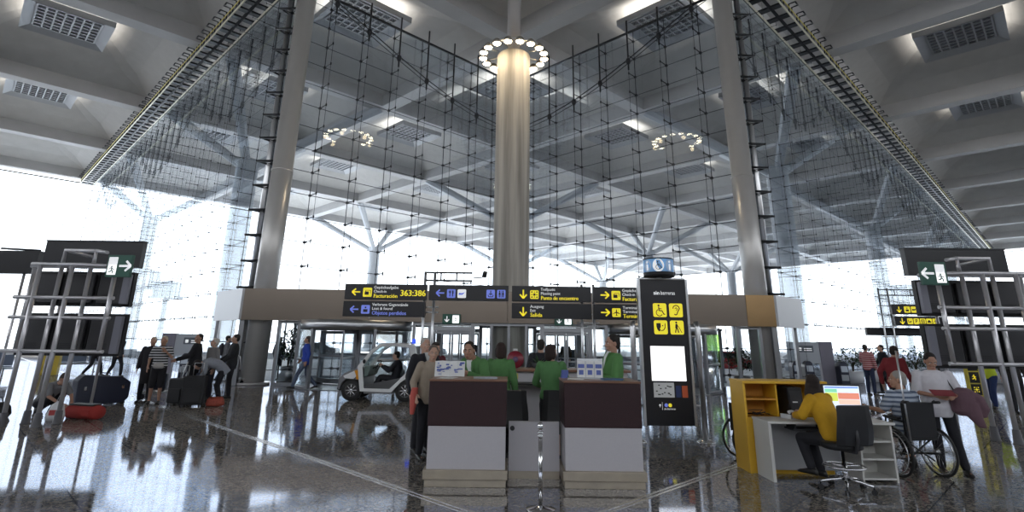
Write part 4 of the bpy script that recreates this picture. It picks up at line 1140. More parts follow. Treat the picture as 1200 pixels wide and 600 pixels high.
    body = MB(); body.v = V + V2 + V3_; body.f = F + [tuple(i+len(V) for i in f) for f in F2] + [tuple(i+len(V)+len(V2) for i in f) for f in F3]
    body.m = [0]*len(body.f); body.s = [True]*len(body.f)
    body.build('body', SKIN[skin], t, fix=False)
    # ---- face pieces
    if near:
        for s in (-1,1):
            e = MB(); e.T = HM; e.ell((s*.031,-.082,.006),(.0125,.008,.008), n=10, k=6); eo = e.build('eye', EYEW, t)
            e = MB(); e.T = HM; e.ell((s*.031,-.089,.006),(.006,.003,.006), n=8, k=5); e.build('iris', IRIS, eo)
        e = MB(); e.T = HM; e.ell((0,-.098,-.066),(.022,.006,.007), n=10, k=6); e.build('lips', LIPS, t)
        e = MB(); e.T = HM
        for s in (-1,1): e.tube([(s*.016,-.096,.026),(s*.034,-.094,.032),(s*.05,-.083,.026)], [.003,.004,.002], 6)
        e.build('eyebrows', mat('hair_%s'%str(hair[1]), hair[1], .8), t)
    # ---- hair
    hm = mat('hair_%s'%str(hair[1]), hair[1], .75, noise=.3, nscale=60, bump=.6, bscale=120)
    g = MB(); g.T = HM
    g.ell((0,.026,.046),(.083,.098,.086))
    if hair[0] in ('short','bob','long'): g.ell((0,.055,-.005),(.076,.066,.085))
    if hair[0] == 'curly':
        g.ell((0,.045,.0),(.088,.085,.10)); 
        for k in range(12):
            a = 2*PI*k/12; g.ell((.065*math.cos(a),.03+.065*math.sin(a)*1.0,.07+.03*math.sin(3*a)),(.035,.035,.035), n=8, k=6)
    if hair[0] in ('bob','long'):
        for s in (-1,1): g.ell((s*.072,.02,-.03),(.024,.05,.085))
        g.ell((0,.062,-.06),(.082,.05,.085)); g.ell((0,-.05,.085),(.06,.04,.03))
    if hair[0] == 'long':
        g.loft([((0,.06,-.04),(1,0,0),(0,1,0),.085,.05),((-.01,.095,-.15),(1,0,0),(0,1,0),.118,.05),((.02,.11,-.27),(1,0,0),(0,1,0),.105,.04),((.015,.085,-.36),(1,0,0),(0,1,0),.03,.015)], n=14)
        for s in (-1,1): g.loft([((s*.07,.03,0),(1,0,0),(0,1,0),.025,.05),((s*.10,.035,-.12),(1,0,0),(0,1,0),.03,.05),((s*.085,.02,-.25),(1,0,0),(0,1,0),.012,.02)], n=10)
    V, F = remeshed(g, .009 if near else .013, 2); q = MB(); q.add(V, F, 0, None, True); q.build('hair', hm, t, fix=False)
    # ---- upper garment
    tm = topmat or cloth(top[0]+str(top[1]), top[1])
    g = MB(); g.loft(torso_secs(J, W, bulk, low=-hem), n=18)
    for s in 'LR':
        el, wr = V3(J['el'+s]), V3(J['wr'+s])
        if sleeve >= .6: limb(g, [sh[s], el, el.lerp(wr, (sleeve-.5)*2*.97)], [.056+bulk*.8,.044+bulk*.8,.034+bulk*.6])
        elif sleeve > 0: limb(g, [sh[s], sh[s].lerp(el, sleeve*2)], [.058+bulk*.8,.050+bulk])
    V, F = remeshed(g, voxel, 5); q = MB(); q.add(V, F, 0, None, True); q.build(top[0], tm, t, fix=False)
    if collar:
        g = MB(); c0 = nec-up3*.03
        g.tube([c0+(su*math.cos(a)+su.cross(up3)*(-math.sin(a)))*.068+up3*(.012 if math.sin(a) > -.5 else -.02) for a in [2*PI*k/18 for k in range(18)]], .018, 8, closed=True)
        g.build('collar', cloth('collar'+str(collar), collar), t)
    if front:
        fw = su.cross(up3)*-1
        if fw.y > 0: fw = fw*-1
        c = che.lerp(nec,.55) + fw*(.088*W['dep']+bulk)
        g = MB(); g.loft([(c+up3*.10-fw*.045, tuple(su), tuple(fw), .055,.02),(c+up3*.03, tuple(su), tuple(fw), .045,.022),(c-up3*.07+fw*.018, tuple(su), tuple(fw), .025,.02),(c-up3*.15+fw*.02, tuple(su), tuple(fw), .006,.012)], n=12)
        g.build('shirt_front', cloth('shirt'+str(front), front), t)
        g = MB(); 
        for e in (-1,1): g.loft([(c+up3*.09+su*(e*.06)-fw*.035, tuple(su), tuple(fw), .018,.014),(c+up3*.0+su*(e*.058)+fw*.012, tuple(su), tuple(fw), .024,.012),(c-up3*.15+su*(e*.012)+fw*.024, tuple(su), tuple(fw), .008,.010)], n=10)
        g.build('lapels', tm, t)
    # ---- lower garment
    bm_ = cloth(bottom[0]+str(bottom[1]), bottom[1])
    g = MB(); S = torso_secs(J, W, .013, low=-.10); g.loft(S[:3], n=18)
    for s in 'LR':
        k, a = V3(J['knee'+s]), V3(J['ank'+s])
        if legend >= .9: limb(g, [hipj[s], k, k.lerp(a,.35), a+ (k-a).normalized()*.02], [.100,.072,.070,.058])
        else: limb(g, [hipj[s], hipj[s].lerp(k, min(1, legend*2)), k.lerp(a, max(0, legend*2-1))], [.102,.088,.080])
    if skirt:
        g.loft([(pel+V3((0,0,.05)),(1,0,0),(0,1,0),.16*W['hip'],.12*W['dep']),(pel+V3((0,0,-.12)),(1,0,0),(0,1,0),.185*W['hip'],.145*W['dep']),(pel+V3((0,-.0,-skirt)),(1,0,0),(0,1,0),.175*W['hip'],.14*W['dep'])], n=18)
    V, F = remeshed(g, voxel, 5); q = MB(); q.add(V, F, 0, None, True); q.build(bottom[0], bm_, t, fix=False)
    # ---- shoes
    sm = mat('shoe_%s'%str(shoes), shoes, .45)
    for s in 'LR':
        a = V3(J['ank'+s]); toe = V3(J['toe'+s]) if J['toe'+s] else a + V3((0,-.15,-.055))
        d = (toe-a); d.z = 0
        if d.length < .01: d = V3((0,-1,0))
        d.normalize(); u = V3((-d.y,d.x,0)); hz = a.z-.085; pitch = (toe.z-(a.z-.055))
        g = MB()
        secs = []
        for f, wd, ht in ((-.075,.022,.05),(-.055,.036,.085),(0,.040,.095),(.06,.042,.075),(.12,.047,.055),(.165,.044,.045),(.20,.026,.03)):
            zc = a.z-.085+ht/2 + (pitch*max(0,f)/.15)
            secs.append((a+d*f+V3((0,0,zc-a.z)), tuple(u), (0,0,1), wd, ht/2))
        g.loft(secs, n=14); g.build(footwear, sm, t)
    if extra: extra(t, J, HM, sh, hipj)
    return t
def walk(st=.22, lead='L', arms=True):
    """mid-stride joints"""
    f, b_ = ('L','R') if lead == 'L' else ('R','L'); sg = 1 if lead == 'L' else -1
    P = {'pel':(0,0,.915),'waist':(0,-.01,1.08),'chest':(0,-.02,1.28),'neck':(0,-.02,1.47)}
    P['knee'+f] = (sg*.09,-.22,.50); P['ank'+f] = (sg*.09,-st*1.45,.10); P['toe'+f] = (sg*.09,-st*1.45-.15,.06)
    P['knee'+b_] = (-sg*.09,.03,.47); P['ank'+b_] = (-sg*.09,st*1.5,.13); P['toe'+b_] = (-sg*.09,st*1.5-.14,.035)
    if arms:
        P['el'+f] = (sg*.24,.12,1.14); P['wr'+f] = (sg*.25,.06,.90); P['el'+b_] = (-sg*.24,-.06,1.13); P['wr'+b_] = (-sg*.22,-.22,.95)
    return P
# ---- at the information desk
def coral(t, J, HM, sh, hj):
    g = MB(); w = V3(J['wrR'])
    g.loft([(w+V3((0,.02,.10)),(1,0,0),(0,1,0),.05,.06),(w+V3((-.01,.02,.0)),(1,0,0),(0,1,0),.06,.08),(w+V3((-.02,.02,-.16)),(1,0,0),(0,1,0),.05,.09),(w+V3((-.03,.02,-.30)),(1,0,0),(0,1,0),.03,.05)], n=14)
    V, F = remeshed(g, .012, 3); q = MB(); q.add(V, F, 0, None, True); q.build('draped_jacket', cloth('coral',(.52,.10,.08)), t, fix=False, label='coral jacket over the arm')
person('white-haired man in dark jacket at the left end of the information desk', (-1.37,9.2,0), math.radians(35), 1.72,
       dict(elL=(.26,-.08,1.16), wrL=(.12,-.28,1.12), hyaw=math.radians(-5)), ('jacket',(.014,.014,.02)), 1, .14, hair=('short',(.40,.38,.36)), near=True, front=(.45,.45,.45), bulk=.026, W=dict(waist=1.1))
person('woman in beige sweater leaning on the left tower of the information desk', (-1.22,8.75,0), math.radians(28), 1.62,
       dict(chest=(0,-.05,1.30), neck=(0,-.09,1.48), elL=(.22,-.22,1.24), wrL=(.05,-.42,1.27), elR=(-.26,.03,1.15), wrR=(-.27,-.12,.98), hyaw=math.radians(-15), hpitch=.1),
       ('sweater',(.33,.27,.21)), 1, .12, hair=('short',(.12,.095,.08)), near=True, collar=(.7,.7,.7), bulk=.022, W=dict(hip=1.05,waist=1.1), extra=coral)
GRN = (.085,.21,.07)
def paper_l(t, J, HM, sh, hj):
    pass
person('man in green blazer leaning over the left tower, holding a map and looking up', (-.42,8.42,0), math.radians(-38), 1.76,
       dict(pel=(0,.06,.92), waist=(0,.03,1.08), chest=(0,-.10,1.26), neck=(0,-.20,1.42), elL=(.28,-.22,1.13), wrL=(.14,-.42,1.22), elR=(-.24,-.30,1.12), wrR=(-.08,-.46,1.20), hyaw=math.radians(30), hpitch=.12),
       ('blazer',GRN), 1, .16, hair=('short',(.02,.014,.01)), skin='tan', near=True, front=(.7,.72,.72), collar=(.7,.72,.72), bulk=.022, curl=.6)
person('dark-haired person in green blazer facing away, behind the leaning man with the map', (-.14,8.95,0), math.radians(160), 1.66,
       dict(hyaw=.3), ('blazer',GRN), 1, .16, hair=('bob',(.03,.015,.012)), near=True, bulk=.022)
person('woman in green jacket seen from behind in the middle of the information desk', (.64,8.78,0), math.radians(172), 1.64,
       dict(elL=(.27,-.10,1.14), wrL=(.22,-.30,1.08), elR=(-.25,-.06,1.14), wrR=(-.16,-.28,1.10), hyaw=math.radians(-38)),
       ('jacket',(.08,.20,.07)), 1, .14, bottom=('skirt',(.012,.012,.014)), legend=.3, skirt=.42, hair=('bob',(.025,.012,.010)), near=True, bulk=.02, W=dict(hip=1.08))
def pen(t, J, HM, sh, hj):
    pass
person('dark-haired man in green blazer at the right tower, facing left with a folder', (1.52,8.4,0), math.radians(-78), 1.80,
       dict(elL=(.25,-.08,1.14), wrL=(.14,-.32,1.18), elR=(-.26,-.10,1.14), wrR=(-.14,-.34,1.20), hpitch=.08),
       ('blazer',(.09,.23,.07)), 1, .16, hair=('short',(.015,.012,.01)), skin='tan', near=True, front=(.75,.77,.78), collar=(.75,.77,.78), bulk=.022, curl=.7)
person('dark-haired customer in dark jacket beyond the rear counter, behind the woman in green', (.62,11.3,0), math.radians(170), 1.72, None, ('jacket',(.012,.012,.016)), hair=('short',(.02,.015,.012)), bulk=.024)
person('dark-haired person in dark red top beyond the left end of the desk', (-1.42,10.9,0), math.radians(40), 1.64, None, ('top',(.10,.012,.02)), hair=('bob',(.02,.014,.012)))
# ---- accessibility desk
def seat_pose(**k):
    P = dict(pel=(0,0,.56), waist=(0,.01,.72), chest=(0,-.02,.92), neck=(0,-.03,1.11), kneeL=(.11,-.42,.52), ankL=(.12,-.40,.10), kneeR=(-.11,-.42,.52), ankR=(-.12,-.40,.10),
             elL=(.25,-.10,.80), wrL=(.16,-.33,.80), elR=(-.25,-.10,.80), wrR=(-.16,-.33,.80)); P.update(k); return P
person('woman with long dark hair in a yellow jacket seated typing at the white desk', (4.08,7.38,.0), math.radians(208), 1.66,
       seat_pose(pel=(0,0,.60), waist=(0,-.04,.76), chest=(0,-.12,.95), neck=(0,-.17,1.13), kneeL=(.12,-.40,.55), ankL=(.14,-.28,.20), kneeR=(-.10,-.42,.55), ankR=(-.14,-.34,.14), elL=(.26,-.24,.86), wrL=(.12,-.44,.83), elR=(-.27,-.26,.86), wrR=(-.14,-.48,.83), hyaw=math.radians(-28), hpitch=-.1),
       ('jacket',(.55,.30,.01)), 1, .1, hair=('long',(.018,.011,.009)), near=True, bulk=.026, curl=.5)
STRIPED = stripes('striped_polo', (.10,.13,.20), (.42,.47,.55), 16, 'Z', .45)
STRIPEB = stripes('black_white_stripes', (.015,.015,.018), (.55,.55,.57), 15, 'Z', .5)
person('grey-haired man in blue striped polo sitting in the wheelchair, looking left', (5.54,8.12,0), math.radians(184), 1.72,
       seat_pose(kneeL=(.13,-.42,.55), ankL=(.14,-.52,.20), kneeR=(-.16,-.40,.55), ankR=(-.30,-.46,.20), toeR=(-.42,-.56,.15), chest=(.0,.0,.92), shyaw=.2, hyaw=math.radians(55), elL=(.30,-.06,.82), wrL=(.34,-.32,.84)),
       ('polo_shirt',(.3,.3,.3)), .38, .1, hair=('short',(.30,.28,.26)), skin='tan', near=True, topmat=STRIPED, W=dict(waist=1.25,chest=1.1,dep=1.2), shoes=(.42,.16,.04))
def mauve(t, J, HM, sh, hj):
    w = V3(J['wrL']); e = V3(J['elL'])
    g = MB()
    m1 = e.lerp(w,.25); X = (1,0,0); Yv = (0,1,0)
    g.loft([(m1+V3((.06,-.02,.10)),X,Yv,.06,.07),(m1+V3((.05,-.03,.04)),X,Yv,.15,.11),(m1+V3((.03,-.03,-.10)),X,Yv,.17,.12),(m1+V3((.02,-.03,-.24)),X,Yv,.15,.09),(m1+V3((.03,-.03,-.30)),X,Yv,.08,.05)], n=16)
    g.loft([(m1+V3((.08,0,.08)),X,Yv,.08,.07),(m1+V3((.20,0,-.02)),X,Yv,.11,.09),(m1+V3((.27,.02,-.20)),X,Yv,.10,.08),(m1+V3((.26,.02,-.32)),X,Yv,.05,.04)], n=14)
    g.loft([(m1+V3((.10,-.04,-.12)),X,Yv,.12,.08),(m1+V3((.14,-.04,-.30)),X,Yv,.10,.06),(m1+V3((.22,-.04,-.46)),X,Yv,.05,.03)], n=14)
    V, F = remeshed(g, .011, 4); q = MB(); q.add(V, F, 0, None, True); q.build('draped_jacket', cloth('mauve',(.13,.07,.09)), t, fix=False, label='mauve jacket over the arm')
    g = MB(); s = sh['R']+V3((.05,-.0,.05)); g.tube([V3((.13,.02,1.47)), V3((.13,-.10,1.38)), V3((.2,-.12,1.2)), V3((.26,.0,1.02)), V3((.2,.14,1.25)), V3((.14,.08,1.44))], .009, 6, closed=True); g.build('shoulder_strap', BLACK, t)
person('woman in white blouse standing by the wheelchair reading a red booklet', (6.08,8.22,0), math.radians(-20), 1.60,
       dict(elL=(.29,-.05,1.15), wrL=(.14,-.28,1.12), elR=(-.27,-.04,1.15), wrR=(-.08,-.30,1.12), hpitch=.42, neck=(0,-.005,1.485), kneeL=(.13,-.04,.5), ankL=(.20,-.02,.085), ankR=(-.08,.04,.085)),
       ('blouse',(.60,.58,.62)), .45, .14, hair=('short',(.015,.011,.010)), skin='tan', near=True, W=dict(hip=1.18,waist=1.3,chest=1.15,dep=1.25), collar=(.6,.58,.62), curl=.6, extra=mauve)
person('person in red plaid shirt and jeans far behind the wheelchair', (12.65,20.1,0), math.radians(120), 1.70, dict(elL=(.26,-.06,1.15), wrL=(.14,-.26,1.1)), ('shirt',(.35,.06,.07)), hair=('short',(.02,.015,.012)), bottom=('jeans',(.02,.03,.07)),
       topmat=stripes('red_plaid',(.30,.05,.06),(.55,.35,.36),14,'Z',.5))
person('dark-clothed person beside the red plaid shirt', (13.55,20.6,0), math.radians(-100), 1.72, walk(.16), ('jacket',(.015,.016,.022)), hair=('short',(.02,.015,.012)))
person('man in dark red shirt walking behind the seated wheelchair user', (8.35,12.4,0), math.radians(115), 1.72, dict(walk(.22), neck=(0,-.08,1.45), hpitch=.25), ('shirt',(.20,.018,.025)), hair=('short',(.02,.015,.012)), bottom=('jeans',(.012,.014,.03)))
HIV = mat('hi_vis_yellow',(.62,.75,.04),.7)
person('worker in yellow high-visibility vest and blue trousers behind the right display boards', (13.6,16.2,0), math.radians(-60), 1.72, walk(.16), ('vest',(.6,.7,.05)), .3, .1, bottom=('trousers',(.02,.04,.14)), topmat=HIV)
person('dark-clothed person at the right edge of the picture behind the display boards', (13.4,15.2,0), math.radians(-20), 1.70, None, ('jacket',(.02,.016,.015)))
# ---- left group
person('person in grey shirt crouching over an open red bag behind the left display boards', (-9.95,12.45,0), math.radians(75), 1.70,
       dict(pel=(0,.05,.30), waist=(0,-.06,.44), chest=(0,-.20,.58), neck=(0,-.34,.70), kneeL=(.14,-.32,.46), ankL=(.13,-.05,.085), kneeR=(-.14,-.34,.44), ankR=(-.13,-.02,.085), elL=(.24,-.42,.45), wrL=(.14,-.62,.30), elR=(-.24,-.42,.45), wrR=(-.10,-.64,.28), hpitch=.5),
       ('shirt',(.17,.17,.18)), .4, .1, hair=('short',(.05,.035,.025)), skin='tan', near=True)
person('person in dark trousers walking far behind the left display boards', (-17.6,24.2,0), math.radians(80), 1.75, walk(.24), ('jacket',(.02,.02,.025)))
person('woman in black and white striped top with a pale waist bag', (-9.12,14.9,0), math.radians(20), 1.68,
       dict(elL=(.27,-.05,1.18), wrL=(.14,-.20,1.34), elR=(-.26,.0,1.14), wrR=(-.24,-.14,.95), hyaw=-.2), ('top',(.3,.3,.3)), .35, .06, bottom=('shorts',(.015,.014,.018)), legend=.55, hair=('short',(.55,.48,.36)), skin='tan', topmat=STRIPEB,
       W=dict(hip=1.08,waist=1.1), extra=lambda t,J,HM,sh,hj: MB().ell((0,-.15,.98),(.14,.05,.075)).build('waist_bag', cloth('bag',(.5,.48,.46)), t) , footwear='sandal')
person('white-haired woman in a long dark cardigan behind the striped woman', (-9.62,15.25,0), math.radians(15), 1.66, dict(elL=(.25,0,1.14), wrL=(.2,-.12,.95)), ('cardigan',(.018,.016,.02)), 1, .45, hair=('short',(.62,.58,.5)), bulk=.025)
person('man in dark jacket pushing a luggage trolley towards the striped woman', (-8.5,15.4,0), math.radians(-70), 1.76, dict(elL=(.26,-.10,1.18), wrL=(.2,-.38,1.08), elR=(-.26,-.10,1.18), wrR=(-.2,-.38,1.08), hyaw=.8, hpitch=-.15), ('jacket',(.014,.014,.018)), 1, .22, hair=('short',(.03,.022,.018)), bulk=.03, skin='tan')
person('white-haired woman with raised head between the trolley man and bending woman', (-8.15,15.6,0), math.radians(-30), 1.64, dict(hyaw=-.3, hpitch=-.2), ('blouse',(.22,.21,.21)), hair=('curly',(.60,.56,.5)), bottom=('trousers',(.02,.02,.03)))
person('dark-haired woman in grey jacket bending down to open a black suitcase', (-7.72,15.0,0), math.radians(-65), 1.66,
       dict(pel=(0,.20,.90), waist=(0,.08,1.02), chest=(0,-.14,1.08), neck=(0,-.32,1.06), head=(0,-.44,1.02), kneeL=(.1,.12,.48), ankL=(.1,.22,.085), kneeR=(-.1,.10,.48), ankR=(-.1,.2,.085), elL=(.22,-.22,.84), wrL=(.12,-.34,.64), elR=(-.22,-.24,.84), wrR=(-.10,-.38,.62), hpitch=1.0),
       ('jacket',(.26,.28,.32)), 1, .16, hair=('bob',(.02,.013,.012)), bulk=.024)
person('man in dark jacket and black trousers standing right of the bending woman', (-7.98,16.4,0), math.radians(-60), 1.76, dict(elL=(.26,-.06,1.16), wrL=(.22,-.26,.98), elR=(-.26,-.06,1.16), wrR=(-.22,-.30,1.02)), ('jacket',(.022,.024,.028)), 1, .16, hair=('short',(.02,.015,.012)), bulk=.028)
def backpack(t, J, HM, sh, hj):
    g = MB(); g.loft([((.0,.17,.98),(1,0,0),(0,1,0),.12,.07),((0,.19,1.12),(1,0,0),(0,1,0),.15,.09),((0,.18,1.34),(1,0,0),(0,1,0),.13,.08),((0,.15,1.44),(1,0,0),(0,1,0),.07,.04)], n=14); g.build('backpack', cloth('pack',(.05,.05,.06)), t)
person('person in grey jacket and jeans with a backpack, walking by the glass', (-11.05,22.1,0), math.radians(120), 1.74, walk(.14), ('jacket',(.16,.165,.18)), hair=('short',(.02,.015,.012)), bottom=('jeans',(.06,.09,.16)), extra=backpack)
person('person in dark clothes leaning over a loaded trolley by the glass', (-10.0,22.0,0), math.radians(150), 1.74, dict(chest=(0,-.08,1.28), neck=(0,-.14,1.45), elL=(.25,-.2,1.12), wrL=(.2,-.4,1.0), elR=(-.25,-.2,1.12), wrR=(-.2,-.4,1.0), hpitch=.3), ('jacket',(.03,.03,.035)), 1, .2, hair=('short',(.03,.02,.018)), bulk=.028)
person('man in grey jacket standing outside the glass left of the potted tree', (-9.75,24.0,-.03), math.radians(60), 1.74, None, ('jacket',(.08,.085,.10)), hair=('short',(.03,.022,.018)))
person('man in bright blue shirt and jeans walking past the revolving door', (-6.95,19.5,0), math.radians(-85), 1.76, walk(.24), ('shirt',(.03,.07,.42)), .95, .14, hair=('short',(.06,.045,.035)), bottom=('jeans',(.10,.13,.20)), bulk=.026, skin='tan')
person('dark figure far off by the seats, left of the white-haired woman', (-16.4,23.8,0), math.radians(70), 1.74, walk(.18), ('jacket',(.03,.035,.045)))
person('dark figure standing outside the entrance doors, left one', (-1.9,28.5,-.03), math.radians(10), 1.74, None, ('coat',(.02,.02,.025)))
person('dark figure standing outside the right sliding door', (2.6,26.4,-.03), math.radians(-30), 1.74, None, ('coat',(.025,.025,.03)))
# ---------------------------------------------------------------- tubular frames with the backs of flight display boards
TUBE = mat('satin_tube', (0.55,0.54,0.56), 0.3, 0.6); BACKG = mat('screen_back_grey', (0.045,0.044,0.048), 0.5, .2); FRK = mat('screen_frame_black', (0.008,0.008,0.010), 0.4)
SIDEG = mat('screen_side_grey', (0.22,0.22,0.26), 0.4, .3); PADM = mat('foot_pad', (0.10,0.10,0.11), .5)
def display_frame(side, word):
    """side -1: left of the picture (x as measured), +1: mirrored on the right"""
    ox, oy = (0,0) if side < 0 else (.25,-.5)
    fx = lambda x: (x if side < 0 else -x) + ox
    base = thing('display_stand', 'tubular steel frame carrying flight display boards on the %s side of the hall' % word, 'display stand', (fx(-9.2), 11.3+oy, 0))
    bx, by = fx(-9.2), 11.3+oy
    P = lambda x, y, z: (fx(x)-bx, y+oy-by, z)
    for (x, y, z0, z1) in ((-9.57,11.1,0,3.06),(-8.92,11.1,0,3.06),(-9.42,11.45,0,3.06),(-8.85,11.5,0,3.08),(-8.03,11.1,1.38,2.85),(-10.02,11.5,1.38,3.06)):
        mb = MB(); mb.tube([P(x,y,z0),P(x,y,z1)], .042, 14); leg = mb.build('post', TUBE, base)
        if z0 == 0:
            mb = MB(); mb.lathe([(.085,0),(.085,.015),(.075,.02),(.06,.24),(.044,.25)], P(x,y,0), n=16); mb.build('foot_sleeve', PADM, leg)
    for z in (1.37, 2.01, 2.40):
        mb = MB(); mb.tube([P(-9.95,11.1,z),P(-7.95,11.1,z)], .036, 12); mb.tube([P(-9.95,11.1,z),P(-10.02,11.5,z)], .03, 10); mb.build('crossbar', TUBE, base)
    mb = MB(); mb.tube([P(-9.75,11.1,3.06),P(-8.7,11.1,3.06),P(-8.15,11.25,3.06),P(-8.05,11.6,3.06)], .042, 12); mb.tube([P(-10.1,11.5,3.07),P(-8.05,11.5,3.07)], .042, 12); mb.build('top_bar', TUBE, base)
    mb = MB(); mb.tube([P(-9.3,11.3,3.06),P(-9.3,11.3,3.38),P(-8.66,11.3,3.38),P(-8.66,11.3,3.06)], .04, 12); mb.tube([P(-8.66,11.3,3.38),P(-8.2,11.0,3.30)], .035, 12); mb.tube([P(-9.3,11.3,3.38),P(-9.1,11.8,3.32)], .03, 10); mb.build('sign_hoop', TUBE, base)
    # screens: two rows of three
    for r, (z0, z1) in enumerate(((2.27,3.0),(1.26,2.12))):
        for k in range(3):
            x0 = -10.32+k*.735
            lab = '%s dark display screen in the %s row on the %s frame' % (('outermost','middle','innermost')[k], ('upper','lower')[r], word)
            s = thing('display_screen', lab, 'display screen', (fx(x0+.36), 11.85+oy, z0), 0, 'display screens on the %s frame' % word)
            mb = MB(); mb.b2(-.362,.362,-.02,.10,0,z1-z0); mb.build('housing', FRK, s, bevel=.006)
            mb = MB(); mb.b2(-.31,.31,-.09,-.02,.06,z1-z0-.06); mb.build('back_cover', BACKG, s, bevel=.02)
            if k == 2:
                sg = 1 if side < 0 else -1
                mb = MB(); mb.b2(sg*.20,sg*.35,-.12,-.03,.05,z1-z0-.05); mb.build('side_cover', SIDEG, s, bevel=.01)
            mb = MB()
            for q in range(4): mb.b2(-.2,.12,-.094,-.09,.15+q*.03,.162+q*.03)
            mb.build('vent_slots', FRK, s)
    # dark information board above
    s = thing('overhead_board', 'wide dark blue-black board above the display screens on the %s side' % word, 'board', (fx(-9.9), 12.9+oy, 3.22))
    mb = MB(); mb.b2(-1.15,1.15,-.08,.08,0,.60); mb.build('panel', SBLACK, s, bevel=.01)
    mb = MB(); mb.b2(-1.16,1.16,-.09,.09,.60,.63); mb.build('cap', DARK, s)
    for x in (-.6,.6):
        mb = MB(); mb.tube([(x,.05,0),(x,.05,-3.22)], .03, 8); mb.build('post', TUBE, s)
    # exit sign on the corner
    ex = exit_sign('teal emergency exit sign with running figure and arrow on the %s display frame' % word, fx(-7.83), 2.80, 10.92+oy, .52, .44, math.radians(-4 if side < 0 else 4), 'r' if side < 0 else 'l', side < 0)
    return base
EXITB = mat('exit_teal', (0.025,0.13,0.15), .4)
display_frame(-1, 'left'); display_frame(1, 'right')
s = thing('overhead_board', 'smaller dark board behind the outer edge of the left display frame', 'board', (-11.75, 13.0, 3.0))
mb = MB(); mb.b2(-.5,.5,-.08,.08,.06,.60); mb.build('panel', SBLACK, s, bevel=.01)
mb = MB(); mb.tube([(.2,.0,.06),(.2,0,-3.0)], .03, 8); mb.build('post', TUBE, s)
mb = MB(); mb.tube([(-.5,0,.66),(.45,0,.62)], .025, 8); mb.build('top_rail', DARK, s)
# ---------------------------------------------------------------- arrivals signs on their tubular frame (right, far)
sign_frame((15.1,22.2,0), 'thin tubular frame far right carrying the Llegadas signs', (-.25,.12), 3.9, (-.25,1.7,3.62,3.84), (3.2,2.85,2.4,2.0))
t,S = board('direction_sign','far black sign reading Llegadas with yellow down arrow','sign',15.15,17.05,2.86,3.25,22.0)
x = S.x; S.arrow('y', x+.28,.19,.22,'d'); icon(S,'case',x+.48,.07,.24,'y'); icon(S,'bird',x+.76,.07,.24,'y'); S.text('w','Ankunft',.09,x+1.06,.27); S.text('w','Arrivals',.09,x+1.06,.17); S.text('y','Llegadas',.13,x+1.06,.04,.5,bold=.006); fin(t,S)
t,S = board('direction_sign','far black sign with a row of five yellow pictograms below the Llegadas sign','sign',15.2,17.1,2.42,2.79,22.0)
x = S.x; S.arrow('y', x+.28,.18,.22,'d')
for k, ic in enumerate(('zig','P','box','car','plane')): icon(S, ic, x+.48+k*.25,.07,.22,'y')
fin(t,S)
t,S = board('direction_sign','far plain black sign below the two yellow lettered ones','sign',14.4,17.3,2.05,2.36,22.6); fin(t,S)
# tall narrow yellow-edged totem
t = thing('pictogram_post', 'tall narrow black post with yellow borders and a column of pictograms', 'sign', (12.62,15.6,0))
mb = MB(); mb.b2(-.16,.16,-.06,.06,0,2.0); mb.build('post', mat('post_yellow',(.55,.45,.05),.5), t)
S = Sign(-.06)
for k in range(5):
    z = .42+k*.31; S.poly('n', [(-.135,z),(.135,z),(.135,z+.28),(-.135,z+.28)], .004); icon(S, ('meet','run','box','chair','wc')[k], -.09, z+.05, .18, 'nn', 'y')
S.build(t, {**SM,'n':SBLACK,'nn':SBLACK}, {**SN,'n':'field','nn':'field','y':'pictogram'})
TYRE = mat('tyre', (.02,.02,.02), .7); RIMS = mat('wheel_rim', (.55,.55,.56), .25, .9)
